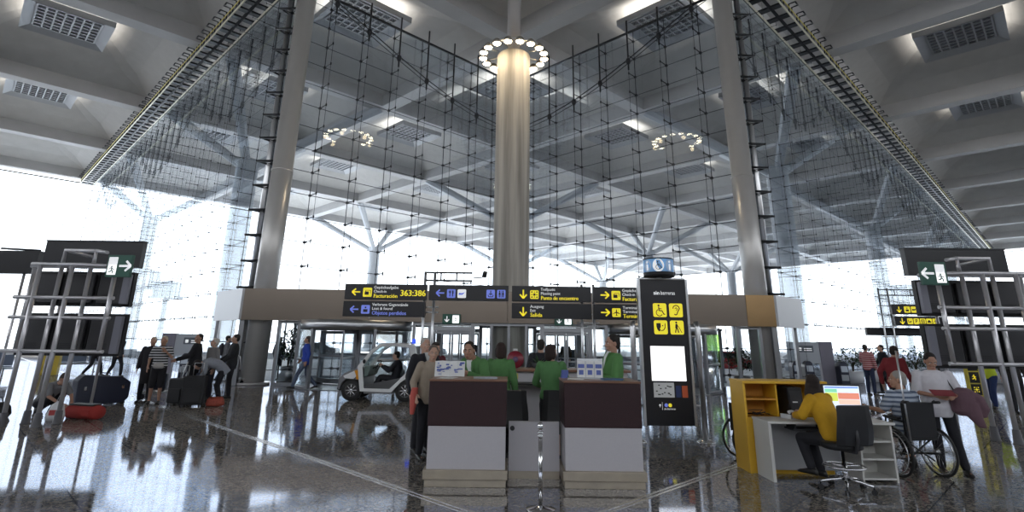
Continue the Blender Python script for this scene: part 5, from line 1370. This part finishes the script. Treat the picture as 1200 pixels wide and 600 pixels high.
# ---------------------------------------------------------------- wheelchair (faces -y locally)
t = thing('wheelchair', 'black wheelchair with large spoked wheels and a tall thin pole at its back', 'wheelchair', (5.54,8.10,0), math.radians(184))
for s in (-1,1):
    cx = s*.285; R = .30
    mb = MB(); mb.tube([(cx+s*.02*math.cos(0), .06+R*math.cos(a), .305+R*math.sin(a)) for a in [2*PI*k/36 for k in range(36)]], .017, 8, closed=True); w_ = mb.build('wheel', TYRE, t)
    mb = MB(); mb.tube([(cx, .06+.275*math.cos(a), .305+.275*math.sin(a)) for a in [2*PI*k/36 for k in range(36)]], .010, 6, closed=True)
    mb.tube([(cx+s*.05, .06+.26*math.cos(a), .305+.26*math.sin(a)) for a in [2*PI*k/36 for k in range(36)]], .010, 6, closed=True); mb.build('rim', RIMS, w_)
    mb = MB()
    for k in range(16):
        a = 2*PI*k/16; mb.tube([(cx, .06+.03*math.cos(a+.8), .305+.03*math.sin(a+.8)),(cx, .06+.275*math.cos(a), .305+.275*math.sin(a))], .0025, 4)
    mb.tube([(cx-.03,.06,.305),(cx+.03,.06,.305)], .03, 10); mb.build('spokes', RIMS, w_)
    mb = MB(); mb.lathe([(.07,-.018),(.08,-.012),(.08,.012),(.07,.018)], (s*.24,-.36,.083), n=18, axis=(1,0,0)); mb.build('caster', TYRE, t)
    mb = MB(); mb.tube([(s*.22,.25,.97),(s*.22,.20,.93),(s*.22,.18,.50),(s*.22,-.28,.48),(s*.22,-.40,.30),(s*.16,-.46,.16)], .014, 8)
    mb.tube([(s*.22,.18,.30),(s*.22,-.34,.22)], .013, 8); mb.tube([(s*.22,.16,.70),(s*.22,-.14,.72),(s*.22,-.18,.48)], .013, 8); mb.tube([(s*.22,-.30,.47),(s*.235,-.36,.09)], .012, 8); mb.build('side_frame', DARK, t)
    mb = MB(); mb.tube([(s*.22,.22,.95),(s*.22,.33,.96)], .019, 10); mb.build('handle', BLACK, t)
    mb = MB(); mb.box((s*.235,-.0,.735),(.06,.28,.03)); mb.build('armrest', BLACK, t, bevel=.008)
    mb = MB(); mb.box((s*.15,-.50,.125),(.15,.16,.015)); mb.build('footplate', DGREY, t)
    mb = MB(); mb.tube([(s*-.20,.1,.20),(s*.20,.1,.47)], .012, 8); mb.build('cross_brace', DARK, t)
mb = MB(); mb.b2(-.22,.22,-.26,.19,.465,.49); mb.build('seat', BLACK, t, bevel=.01)
mb = MB(); mb.box((0,.205,.72),(.44,.02,.46),rot=(-.05,0,0)); mb.build('backrest', BLACK, t, bevel=.008)
mb = MB(); mb.tube([(.20,.235,.46),(.20,.235,1.62)], .011, 8); mb.build('tall_pole', ALU, t, label='tall thin pale pole')
# spare wheelchair whose wheel shows behind the yellow cabinet
t2 = thing('folded_wheelchair', 'spare wheelchair with one large wheel showing behind the yellow cabinet', 'wheelchair', (3.62,8.95,0), math.radians(95))
for s in (-1,1):
    mb = MB(); mb.tube([(s*.16, .30*math.cos(a), .305+.30*math.sin(a)) for a in [2*PI*k/36 for k in range(36)]], .016, 8, closed=True); w_ = mb.build('wheel', TYRE, t2)
    mb = MB()
    for k in range(14): a = 2*PI*k/14; mb.tube([(s*.16,0,.305),(s*.16,.285*math.cos(a),.305+.285*math.sin(a))], .0025, 4)
    mb.tube([(s*.16,.285*math.cos(a),.305+.285*math.sin(a)) for a in [2*PI*k/36 for k in range(36)]], .009, 6, closed=True); mb.build('rim', RIMS, w_)
mb = MB(); mb.b2(-.14,.14,-.2,.18,.40,.44); mb.b2(-.14,.14,.16,.18,.44,.80); mb.build('seat', BLACK, t2)
mb = MB(); mb.tube([(-.16,0,.305),(.16,0,.305)], .02, 8); mb.build('axle', DARK, t2)
# the red booklet held by the woman in white, the map held by the man in green, his colleague's folder
bk = MB(); bk.box((0,0,0),(.26,.17,.014)); bk = bk.build('booklet', mat('booklet_red',(.22,.03,.04),.5), None, bevel=.002); bk.location = (5.91,7.86,1.075); bk.rotation_euler = (.35,0,math.radians(-20)); tag(bk, 'dark red booklet held open by the woman in white', 'booklet')
mp = thing('folded_map', 'large white printed map held up over the left tower', 'map', (-.80,7.60,1.225))
def crease(mb, w, h, n):
    for k in range(n):
        x0, x1 = -w/2+w*k/n, -w/2+w*(k+1)/n; y0, y1 = (.0,.035) if k % 2 else (.035,.0)
        a = [mb.vert(v) for v in ((x0,y0,0),(x1,y1,0),(x1,y1+.0,h),(x0,y0,h))]; mb.face(a)
        b_ = [mb.vert(v) for v in ((x0,y0+.003,0),(x1,y1+.003,0),(x1,y1+.003,h),(x0,y0+.003,h))]; mb.face(b_[::-1])
mb = MB(); mb.T = Matrix.Rotation(-.25,4,'X'); crease(mb, .40, .20, 4); mb.build('sheet', PAPER, mp, fix=False)
mb = MB(); mb.T = Matrix.Rotation(-.25,4,'X'); rnd = random.Random(11)
for k in range(26):
    x, z = -.2+.34*rnd.random(), .02+.14*rnd.random(); w_, h_ = .015+.05*rnd.random(), .006+.02*rnd.random(); mb.b2(x,x+w_,-.006,-.002,z,z+h_)
mb.build('printed_blocks', PRB, mp)
fo = MB(); fo.box((0,0,0),(.20,.03,.025),rot=(0,.4,0)); fo = fo.build('folder', BLACK, None, bevel=.004); fo.location = (1.24,8.36,1.35); tag(fo, 'dark folder held in both hands by the man at the right tower', 'folder')
# ---------------------------------------------------------------- luggage on the left
CASEB = mat('case_blue_black', (.018,.022,.045), .4); CASEK = mat('case_black', (.012,.012,.014), .55, noise=.2, nscale=30)
t = thing('hard_case', 'long dark blue hard case standing on edge beside the striped woman', 'case', (-10.25,14.55,0), math.radians(62))
mb = MB(); mb.prism([(-.60,.03),(.50,.03),(.60,.14),(.60,.52),(.38,.66),(-.50,.74),(-.62,.62)], -.15,.15); mb.build('shell', CASEB, t, bevel=.03)
mb = MB(); mb.tube([(-.12,-.0,.69),(-.12,0,.77),(.12,0,.75),(.12,0,.67)], .014, 8); mb.build('handle', BLACK, t)
for x in (-.45,.4):
    mb = MB(); mb.box((x,-.158,.42),(.06,.016,.09)); mb.build('latch', CHROME, t)
for x in (-.6,.5):
    mb = MB(); mb.lathe([(.03,-.14),(.03,.14)], (x,0,.03), n=12, axis=(0,1,0)); mb.build('wheel', BLACK, t)
def suitcase(label, loc, rz, w=.44, d=.26, h=.62, m=CASEK, handle=True, group=None):
    t = thing('suitcase', label, 'suitcase', loc, rz)
    mb = MB(); mb.b2(-w/2,w/2,-d/2,d/2,.045,.045+h); mb.build('shell', m, t, bevel=.035)
    mb = MB(); mb.b2(-w/2+.05,w/2-.05,-d/2-.03,-d/2,.10,.10+h*.5); mb.build('front_pocket', m, t, bevel=.012)
    for s in (-1,1):
        mb = MB(); mb.lathe([(.04,-.02),(.045,0),(.04,.02)], (s*(w/2-.06),d/2-.05,.045), n=14, axis=(1,0,0)); mb.build('wheel', BLACK, t)
        mb = MB(); mb.b2(s*(w/2-.06)-.02,s*(w/2-.06)+.02,-d/2+.01,-d/2+.05,0,.05); mb.build('foot', BLACK, t)
    if handle:
        mb = MB(); mb.tube([(-.11,d/2-.04,.045+h),(-.11,d/2-.04,.045+h+.3),(.11,d/2-.04,.045+h+.3),(.11,d/2-.04,.045+h)], .010, 8); mb.build('pull_handle', ALU, t)
    return t
suitcase('large black suitcase standing in front of the bending woman', (-7.9,14.5,0), .25, .50, .32, .68)
suitcase('black suitcase behind the large one, at the feet of the trolley man', (-8.42,14.75,0), -.2, .44, .28, .60, CASEK, True)
def soft_bag(name, label, loc, rz, w, d, h, m, cat='bag'):
    t = thing(name, label, cat, loc, rz)
    g = MB(); g.loft([((0,0,.01),(1,0,0),(0,1,0),w*.46,d*.44),((0,0,h*.25),(1,0,0),(0,1,0),w*.52,d*.52),((0,0,h*.7),(1,0,0),(0,1,0),w*.47,d*.42),((0,0,h),(1,0,0),(0,1,0),w*.36,d*.2)], n=20); g.build('body', m, t)
    g = MB(); g.tube([(-w*.25,-.02,h*.9),(-w*.18,-.03,h*1.35),(w*.18,-.03,h*1.35),(w*.25,-.02,h*.9)], .012, 8); g.build('handle', BLACK, t)
    return t
REDB = cloth('red_bag', (.30,.025,.02))
soft_bag('shoulder_bag', 'small red handbag on the floor beside the bending woman', (-7.38,14.6,0), .3, .42, .25, .22, mat('red_pattern',(.28,.05,.03),.7,noise=.5,nscale=25))
t = thing('duffel_bag', 'open red sports bag on the floor in front of the crouching person', 'bag', (-8.85,12.2,0), -.25)
g = MB(); g.loft([((-.42,0,.13),(0,1,0),(0,0,1),.10,.10),((-.36,0,.14),(0,1,0),(0,0,1),.16,.14),((.32,0,.14),(0,1,0),(0,0,1),.16,.14),((.40,0,.14),(0,1,0),(0,0,1),.13,.12)], n=16); g.build('body', REDB, t)
g = MB(); g.b2(-.34,.30,-.10,.10,.26,.30); g.build('flap', BLACK, t, bevel=.015)
g = MB(); g.b2(.10,.30,-.165,-.15,.08,.2); g.build('pocket', REDB, t, bevel=.004)
t = thing('plastic_bag', 'white plastic carrier bag on the floor between the legs of the left display frame', 'bag', (-9.18,11.85,0), .2)
g = MB(); g.loft([((0,0,.005),(1,0,0),(0,1,0),.16,.08),((0,0,.12),(1,0,0),(0,1,0),.17,.09),((.01,0,.30),(1,0,0),(0,1,0),.12,.05),((.02,0,.38),(1,0,0),(0,1,0),.04,.02)], n=16); g.build('body', mat('plastic_white',(.6,.6,.62),.35), t)
g = MB(); g.tube([(-.03,0,.36),(0,0,.48),(.05,0,.36)], .008, 6); g.build('handle', mat('plastic_white',(.6,.6,.62),.35), t)
g = MB(); g.b2(-.08,.08,-.094,-.086,.12,.22); g.build('red_print', mat('print_red',(.4,.05,.05),.5), t)
soft_bag('dark_bag', 'dark soft bag lying at the far left edge by the display frame', (-10.75,12.2,0), .2, .6, .4, .30, CASEK)
soft_bag('dark_bag', 'blue-black bag at the left edge of the picture beyond the display frame', (-12.3,13.6,0), .2, .5, .4, .42, CASEB)
# luggage trolleys
def trolley(label, loc, rz):
    t = thing('luggage_trolley', label, 'luggage trolley', loc, rz)
    g = MB(); g.tube([(-.28,.35,.22),(-.28,-.55,.20),(-.16,-.62,.20),(.16,-.62,.20),(.28,-.55,.20),(.28,.35,.22)], .018, 8)
    for y in (-.4,-.2,0,.2): g.tube([(-.28,y,.21),(.28,y,.21)], .012, 6)
    g.build('platform', ALU, t)
    g = MB(); g.tube([(-.28,.35,.22),(-.27,.50,.98),(-.20,.56,1.04),(.20,.56,1.04),(.27,.50,.98),(.28,.35,.22)], .018, 8); g.tube([(-.28,.42,.58),(.28,.42,.58)], .012, 8); g.build('push_frame', ALU, t)
    for x, y in ((-.26,.3),(.26,.3),(0,-.52)):
        g = MB(); g.lathe([(.07,-.02),(.08,0),(.07,.02)], (x,y,.083), n=14, axis=(1,0,0)); g.tube([(x,y,.08),(x,y,.21)], .014, 6); g.build('wheel', DARK, t)
    return t
trolley('luggage trolley pushed by the man in the dark jacket', (-9.45,15.85,0), math.radians(-70))
suitcase('dark suitcase lying upright on the luggage trolley of the dark-jacketed man', (-9.62,15.80,.225), math.radians(20), .40, .24, .42, CASEB, False)
trolley('luggage trolley by the glass, in front of the person leaning forward', (-9.75,21.2,0), math.radians(150))
# ---------------------------------------------------------------- small white electric security car (faces -x), built around its own origin
CARW = mat('car_white', (.80,.80,.80), .25, coat=.5); CARK = mat('car_black_plastic', (.02,.02,.022), .5); CARG = mat('car_grey_sill', (.20,.20,.21), .45)
AMB = mat('amber_lamp', (.75,.30,.02), .25); BEAC = mat('beacon_blue', (.03,.08,.75), .2, emit=(.05,.12,1), estr=.6)
CARGL = glass('car_glass', (.80,.88,.86), .6)
car = thing('electric_car', 'small white two-seat electric car with open sides driving in front of the revolving door', 'car', (-3.66,16.75,0), math.radians(-1))
W2 = .62   # half width
def side_shape(mb, pts, y0, y1): mb.prism(pts, y0, y1)
# lower body tub with wheel arches
def arch(cx, r, n=9): return [(cx+r*math.cos(PI-PI*k/n), .30+r*math.sin(PI*k/n)) for k in range(n+1)]
low = [(-1.13,.30)] ; 
mb = MB()
low = [(-1.14,.32)] + arch(-.75,.33)[0:] + [(-.40,.20),(.42,.20)] + arch(.76,.33) + [(1.12,.32),(1.14,.55),(1.05,.66),(.55,.62),(.30,.36),(-.30,.30),(-.42,.42),(-.46,.86),(-.62,.88),(-.98,.74),(-1.12,.60)]
mb.prism(low, -W2, W2); mb.build('body_tub', CARG, car, bevel=.02)
# white safety cell: closed loop each side
def loop(mb, outer, inner, y0, y1):
    n = len(outer)
    V = {}
    for key, P in (('o',outer),('i',inner)):
        for e, y in ((0,y0),(1,y1)): V[key,e] = [mb.vert((x,y,z)) for x,z in P]
    for k in range(n):
        j = (k+1) % n
        mb.face((V['o',0][k],V['o',0][j],V['i',0][j],V['i',0][k])); mb.face((V['o',1][k],V['i',1][k],V['i',1][j],V['o',1][j]))
        mb.face((V['o',0][k],V['o',1][k],V['o',1][j],V['o',0][j])); mb.face((V['i',0][k],V['i',0][j],V['i',1][j],V['i',1][k]))
outer = [(-.50,.26),(.38,.24),(.62,.50),(1.0,.78),(1.05,1.20),(.98,1.50),(.40,1.56),(-.05,1.53),(-.28,1.36),(-.62,.92),(-.56,.60)]
inner = [(-.40,.34),(.32,.33),(.50,.50),(.86,.86),(.86,1.20),(.80,1.44),(.38,1.48),(.0,1.45),(-.20,1.32),(-.48,.90),(-.44,.60)]
for s in (-1,1):
    mb = MB(); loop(mb, outer, inner, s*W2-.045, s*W2+.035); mb.build('safety_cell', CARW, car, bevel=.012)
mb = MB(); mb.prism([(-.10,1.50),(.40,1.53),(.98,1.47),(.98,1.51),(.40,1.57),(-.08,1.54)], -W2+.03, W2-.03); mb.build('roof', CARW, car)
mb = MB(); mb.prism([(.86,.80),(.99,.78),(1.05,1.20),(.98,1.48),(.90,1.46),(.95,1.2)], -W2+.03, W2-.03); mb.build('rear_panel', CARK, car)
mb = MB(); mb.prism([(-1.13,.58),(-.98,.72),(-.60,.90),(-.60,.86),(-.98,.66),(-1.10,.50)], -W2+.04, W2-.04); mb.build('bonnet', CARW, car, bevel=.01)
mb = MB(); mb.prism([(-1.18,.30),(-1.10,.26),(-1.06,.50),(-1.14,.52)], -W2+.06, W2-.06); mb.build('front_bumper', CARK, car, bevel=.015)
for s in (-1,1):
    mb = MB(); mb.prism([(-1.0,.66),(-.70,.80),(-.64,.66),(-.70,.58),(-.95,.60)], s*W2-.02, s*W2+.01); mb.build('wing_panel', CARW, car)
    mb = MB(); mb.prism([(-.72,.80),(-.56,.84),(-.52,.60),(-.62,.56)], s*W2-.01, s*W2+.016); mb.build('indicator_panel', AMB, car, label='amber panel ahead of the door')
    mb = MB(); mb.ell((-1.06,s*.42,.60),(.06,.09,.07)); mb.build('headlamp', CHROME, car)
    for cx, nm in ((-.75,'f'),(.76,'r')):
        c = (cx, s*(W2-.06), .285)
        mb = MB(); mb.lathe([(.17,-.085),(.27,-.085),(.285,-.05),(.285,.05),(.27,.085),(.17,.085)], c, n=28, axis=(0,1,0)); w_ = mb.build('wheel', TYRE, car)
        mb = MB(); mb.lathe([(.172,-.075),(.172,.075)], c, n=24, axis=(0,1,0))
        mb.build('hub', CARK, w_)
        mb = MB(); y = c[1]+s*.082
        for k in range(8):
            a = 2*PI*k/8; mb.tube([(cx+.04*math.cos(a),y,.285+.04*math.sin(a)),(cx+.155*math.cos(a),y,.285+.155*math.sin(a))], .018, 6)
        mb.tube([(cx+.16*math.cos(a),y-s*.01,.285+.16*math.sin(a)) for a in [2*PI*k/24 for k in range(24)]], .014, 6, closed=True); mb.ell((cx,y,.285),(.05,.02,.05)); mb.build('rim', RIMS, w_)
mb = MB(); a = [mb.vert(v) for v in ((-.60,-W2+.06,.90),(-.60,W2-.06,.90),(-.12,W2-.06,1.46),(-.12,-W2+.06,1.46))]; mb.face(a)
b_ = [mb.vert(v) for v in ((-.585,-W2+.06,.895),(-.585,W2-.06,.895),(-.105,W2-.06,1.455),(-.105,-W2+.06,1.455))]; mb.face(b_[::-1]); mb.build('windscreen', CARGL, car, fix=False)
mb = MB(); mb.tube([(-.62,-W2+.1,.93),(-.52,-.1,.99)], .012, 6); mb.build('wiper', CARK, car)
mb = MB(); mb.b2(-.05,.02,-W2-.09,-W2-.0,1.08,1.09); mb.ell((-.42,-W2-.10,1.06),(.04,.06,.06)); mb.build('wing_mirror', CARK, car)
mb = MB(); mb.lathe([(.06,1.555),(.065,1.60),(.06,1.66),(.03,1.69)], (.86,-.25,0), n=16); mb.build('beacon', BEAC, car)
mb = MB(); mb.prism([(.28,.42),(.70,.42),(.74,.52),(.34,.56)], -.5,.5); mb.prism([(.66,.50),(.80,.52),(.94,1.15),(.84,1.18)], -.5,.5); mb.build('seats', CARK, car, bevel=.02)
mb = MB(); mb.prism([(-.46,.62),(-.34,.66),(-.26,.92),(-.44,.92)], -.55,.55); mb.build('dashboard', mat('dash_green',(.16,.22,.20),.5), car, bevel=.02)
mb = MB(); c0 = V3((-.12,-.28,.92)); mb.tube([c0+V3((.17*.35*math.cos(a),.17*math.sin(a),.17*.94*math.cos(a))) for a in [2*PI*k/24 for k in range(24)]], .013, 6, closed=True); mb.tube([c0, c0+V3((-.18,0,-.07))], .016, 6); mb.build('steering_wheel', CARK, car)
S = Sign(-W2-.036); S.poly('k', [(.87,1.14),(.97,1.14),(.92,1.22)], .002); S.line('k', (.86,1.08),(.99,1.08), .02, .002); S.build(car, SM, {**SN,'k':'emblem'})
person('driver in dark uniform with cap of black hair seated in the electric car', (-3.28,16.44,-.04), math.radians(-90), 1.68,
       seat_pose(pel=(0,0,.66), waist=(0,.04,.82), chest=(0,.06,1.0), neck=(0,.03,1.18), kneeL=(.11,-.42,.70), ankL=(.11,-.62,.38), kneeR=(-.11,-.42,.70), ankR=(-.12,-.60,.38), elL=(.24,-.16,.88), wrL=(.12,-.38,1.0), elR=(-.24,-.16,.88), wrR=(-.12,-.38,1.0)),
       ('jacket',(.012,.013,.02)), hair=('short',(.015,.012,.01)), bulk=.022, curl=.9)
# ---------------------------------------------------------------- self check-in kiosks
KSK = mat('kiosk_slab', (.20,.19,.24), .45); KHD = mat('kiosk_header', (.42,.45,.50), .45); KPOD = mat('kiosk_pod', (.03,.035,.06), .35)
def kiosk(label, loc, rz, mirror=1):
    t = thing('check_in_kiosk', label, 'kiosk', loc, rz); m = mirror
    mb = MB(); mb.b2(m*.30,m*.80,-.12,.12,0,1.78); mb.build('side_slab', KSK, t, bevel=.01)
    mb = MB(); mb.b2(-m*.62,m*.30,-.10,.10,.92,1.76); mb.build('header', KHD, t, bevel=.008)
    S = Sign(-.10); S.poly('g', [(-m*.30-.28,1.36),(-m*.30+.36,1.36),(-m*.30+.36,1.62),(-m*.30-.28,1.62)], .002); S.line('w', (-m*.3-.0,1.50),(-m*.3+.3,1.50), .03, .004); S.line('w', (-m*.3-.0,1.43),(-m*.3+.3,1.43), .03, .004); S.poly('w', rrect(-m*.3-.22,1.42,.12,.12,.01), .004)
    S.build(t, {**SM,'g':mat('kiosk_label',(.12,.14,.17),.5)}, {**SN,'g':'label_field'})
    for k in range(3):
        x = m*(-.78+.48*k) if k < 2 else m*1.0
        prof = [(-.17,0),(.17,0),(.17,.80),(.13,.95),(.05,1.02),(-.05,1.02),(-.13,.95),(-.17,.80)]
        mb = MB(); mb.prism([(x+a, b) for a, b in prof], -.42, .02); p = mb.build('pod', KPOD, t, bevel=.02)
        mb = MB(); mb.box((x,-.43,.75),(.24,.02,.26),rot=(-.2,0,0)); mb.build('screen', mat('pod_screen',(.30,.36,.45),.2), p)
        mb = MB(); mb.b2(x-.13,x+.13,-.44,-.42,.30,.52); mb.build('tray', KHD, p)
    return t
kiosk('group of rounded self check-in machines under a pale header, right of the entrance', (12.35,23.2,0), math.radians(-6), 1)
kiosk('self check-in machines with a dark slab, left of the entrance behind the travellers', (-13.2,22.9,0), math.radians(8), -1)
# ---------------------------------------------------------------- potted trees and shrubs
BARK = mat('bark', (.07,.05,.035), .9)
def leafy(mb, c, r, n, sz, seed):
    rnd = random.Random(seed)
    for _ in range(n):
        while True:
            v = V3((rnd.uniform(-1,1),rnd.uniform(-1,1),rnd.uniform(-1,1)))
            if .35 < v.length < 1: break
        p = V3(c) + V3((v.x*r[0], v.y*r[1], v.z*r[2])); a = rnd.random()*6.28; tl = rnd.uniform(-.9,.9)
        d = V3((math.cos(a)*math.cos(tl),math.sin(a)*math.cos(tl),math.sin(tl))); s = d.cross(V3((0,0,1))).normalized(); L = sz*(.7+.6*rnd.random())
        q = [p, p+d*L*.5+s*L*.22, p+d*L, p+d*L*.5-s*L*.22]
        mb.face([mb.vert(x) for x in q])
def shrub(name, label, loc, h, r, potm, pr, ph, seed, group=None, n=420, leaf=LEAFD):
    t = thing(name, label, 'plant', loc, 0, group)
    mb = MB(); mb.lathe([(pr*.85,0),(pr,.02),(pr,ph),(pr*.88,ph),(pr*.85,ph-.05)], n=28); mb.build('pot', potm, t)
    mb = MB(); rnd = random.Random(seed)
    for k in range(5):
        a = 2*PI*k/5+rnd.random(); mb.tube([(0,0,ph-.06),(.05*math.cos(a),.05*math.sin(a),ph+(h-ph)*.3),(r*.5*math.cos(a),r*.5*math.sin(a),ph+(h-ph)*.7)], [.03,.02,.01], 6)
    mb.build('stems', BARK, t)
    mb = MB(); leafy(mb, (0,0,ph+(h-ph)*.6), (r,r,(h-ph)*.45), n, .16, seed); mb.build('foliage', leaf, t, fix=False)
    return t
shrub('potted_tree', 'bushy green tree in a round steel pot at the glass left of the revolving door', (-9.0,23.2,0), 1.95, .55, STEEL, .32, .55, 1, n=620)
shrub('potted_tree', 'dark leafy plant in a steel pot behind the yellow cabinet', (9.1,22.4,0), 1.45, .6, STEEL, .32, .45, 2, n=520)
WPOT = mat('white_round_pot', (.55,.56,.60), .35)
for k, (x, y) in enumerate(((14.6,27.0),(15.9,26.4),(17.4,27.2),(18.9,26.5),(20.4,27.1),(22.0,26.6),(23.5,27.3))):
    shrub('potted_shrub', 'green shrub in a pale round pot in the row far back on the right side', (x,y,0), 1.5, .7, WPOT, .38, .5, 10+k, 'row of potted shrubs far back on the right', n=380)
# ---------------------------------------------------------------- rows of waiting seats far left
SEATB = mat('seat_blue_grey', (.10,.13,.19), .4, .3)
def bench(label, loc, rz, n=4):
    t = thing('seat_bench', label, 'bench', loc, rz, 'waiting benches far left')
    mb = MB(); mb.tube([(-n*.3,0,.36),(n*.3,0,.36)], .035, 8); mb.build('beam', STEEL, t)
    for k in range(n):
        x = (k-(n-1)/2)*.58
        mb = MB(); mb.box((x,-.05,.43),(.50,.46,.03)); mb.box((x,.20,.66),(.50,.03,.42),rot=(-.2,0,0)); mb.build('seat', SEATB, t, bevel=.01)
    for s in (-1,1):
        mb = MB(); mb.tube([(s*n*.22,0,.36),(s*n*.22,0,.03)], .03, 8); mb.box((s*n*.22,0,.015),(.08,.5,.03)); mb.build('leg', STEEL, t)
    return t
for x, y, r in ((-22.8,23.6,.7),(-20.6,22.0,.7),(-24.6,26.0,.7),(-20.4,26.6,.7)):
    bench('row of four blue-grey waiting seats far away at the left edge of the hall', (x,y,0), r)
YELC = mat('yellow_counter', (.55,.40,.04), .5)
t = thing('yellow_counter', 'small counter with a yellow front far behind the left display stand', 'counter', (-19.8,24.6,0), .5)
mb = MB(); mb.b2(-.35,.35,-.25,.25,0,.8); mb.build('body', YELC, t, bevel=.02)
mb = MB(); mb.b2(-.4,.4,-.3,.3,.8,.84); mb.build('top', CASEB, t)
# ---------------------------------------------------------------- outside: masts, cars, barrier, lamp posts
MASTG = mat('mast_grey', (.16,.18,.21), .5)
def mast(label, x, y, zb, zt, w, pole=True):
    t = thing('floodlight_mast', label, 'floodlight mast', (x,y,-.31))
    mb = MB(); mb.b2(-w/2,w/2,-w/2,w/2,zb+.31,zt+.31); mb.build('lamp_box', MASTG, t, bevel=.05)
    mb = MB(); mb.b2(-w*.6,w*.6,-w*.6,w*.6,zb+.05,zb+.31); mb.build('tray', MASTG, t)
    if pole:
        mb = MB(); mb.tube([(0,0,0),(0,0,zb+.1)], [.35,.25], 12); mb.build('pole', MASTG, t)
    return t
mast('tall mast with a square lamp box outside, seen left of the left display signs gap', -44,66,7.2,9.2,2.2)
mast('mast with a darker square box outside, nearer the left leaning pole', -38,61,5.8,7.4,2.0)
mast('mast with a square box outside, far right beyond the Llegadas signs', 47,66,6.6,8.6,2.2)
mast('second mast with a square box outside, further right beyond the Llegadas signs', 56,68,6.2,8.2,2.2)
CARD = [mat('car_paint_dark',(.02,.025,.035),.25,coat=.6), mat('car_paint_silver',(.35,.37,.40),.3,.5), mat('car_paint_red',(.30,.02,.02),.25,coat=.6)]
CARWIN = mat('car_window', (.03,.04,.05), .1)
def parked_car(label, x, y, rz, m):
    t = thing('parked_car', label, 'car', (x,y,-.31), rz)
    body = [(-2.1,.35),(-2.15,.62),(-1.95,.80),(-1.0,.92),(-.45,1.38),(.75,1.42),(1.45,.98),(2.05,.90),(2.15,.60),(2.1,.30),(1.65,.28),(1.0,.28),(-.95,.28),(-1.7,.28)]
    mb = MB(); mb.prism(body, -.85, .85); mb.build('body', m, t, bevel=.06)
    for s in (-1,1):
        mb = MB(); mb.prism([(-.85,.94),(-.42,1.30),(.70,1.34),(1.25,.97)], s*.845-.012, s*.845+.012); mb.build('side_window', CARWIN, t)
        for cx in (-1.33,1.33):
            mb = MB(); mb.lathe([(.20,-.10),(.31,-.10),(.33,-.06),(.33,.06),(.31,.10),(.20,.10)], (cx,s*.80,.33), n=20, axis=(0,1,0)); w_ = mb.build('wheel', TYRE, t)
            mb = MB(); mb.lathe([(.2,-.09),(.2,.09)], (cx,s*.80,.33), n=16, axis=(0,1,0)); mb.build('hub_cap', RIMS, w_)
    mb = MB(); mb.b2(-2.17,-2.1,-.7,-.4,.62,.74); mb.b2(-2.17,-2.1,.4,.7,.62,.74); mb.build('headlamps', CHROME, t)
    return t
parked_car('dark car outside, seen through the left revolving door', -21,62,0.05,CARD[0])
parked_car('dark car outside, seen through the right sliding door', 4.6,40,math.radians(175),CARD[0])
parked_car('silver car outside, beyond the left sliding door', -9.5,66,0,CARD[1])
parked_car('red car outside, seen right of the right revolving door', 15.2,40,math.radians(185),CARD[2])
parked_car('silver car outside, far right beyond the red one', 22,42,math.radians(180),CARD[1])
BARR = mat('barrier_concrete', (.55,.56,.58), .8)
mb = MB(); mb.b2(-90,110,46,46.4,-.31,.35); mb.b2(-90,110,45.9,46.5,.35,.43); struct('wall_street', mb, BARR)
mb = MB(); mb.b2(-120,140,52,60,-.31,-.1); struct('road', mb, mat('asphalt',(.12,.125,.135),.85))
for k, x in enumerate((-30,-18,-6,6,18,30)):
    t = thing('street_lamp', 'slim grey lamp post standing outside along the low street wall', 'lamp post', (x,45,-.31), 0, 'lamp posts along the street wall')
    mb = MB(); mb.tube([(0,0,0),(0,0,5.2)], [.09,.05], 10); mb.build('pole', MASTG, t)
    mb = MB(); mb.tube([(0,0,5.15),(0,-.5,5.35)], .04, 8); mb.box((0,-.75,5.37),(.22,.6,.1)); mb.build('lamp_head', MASTG, t)
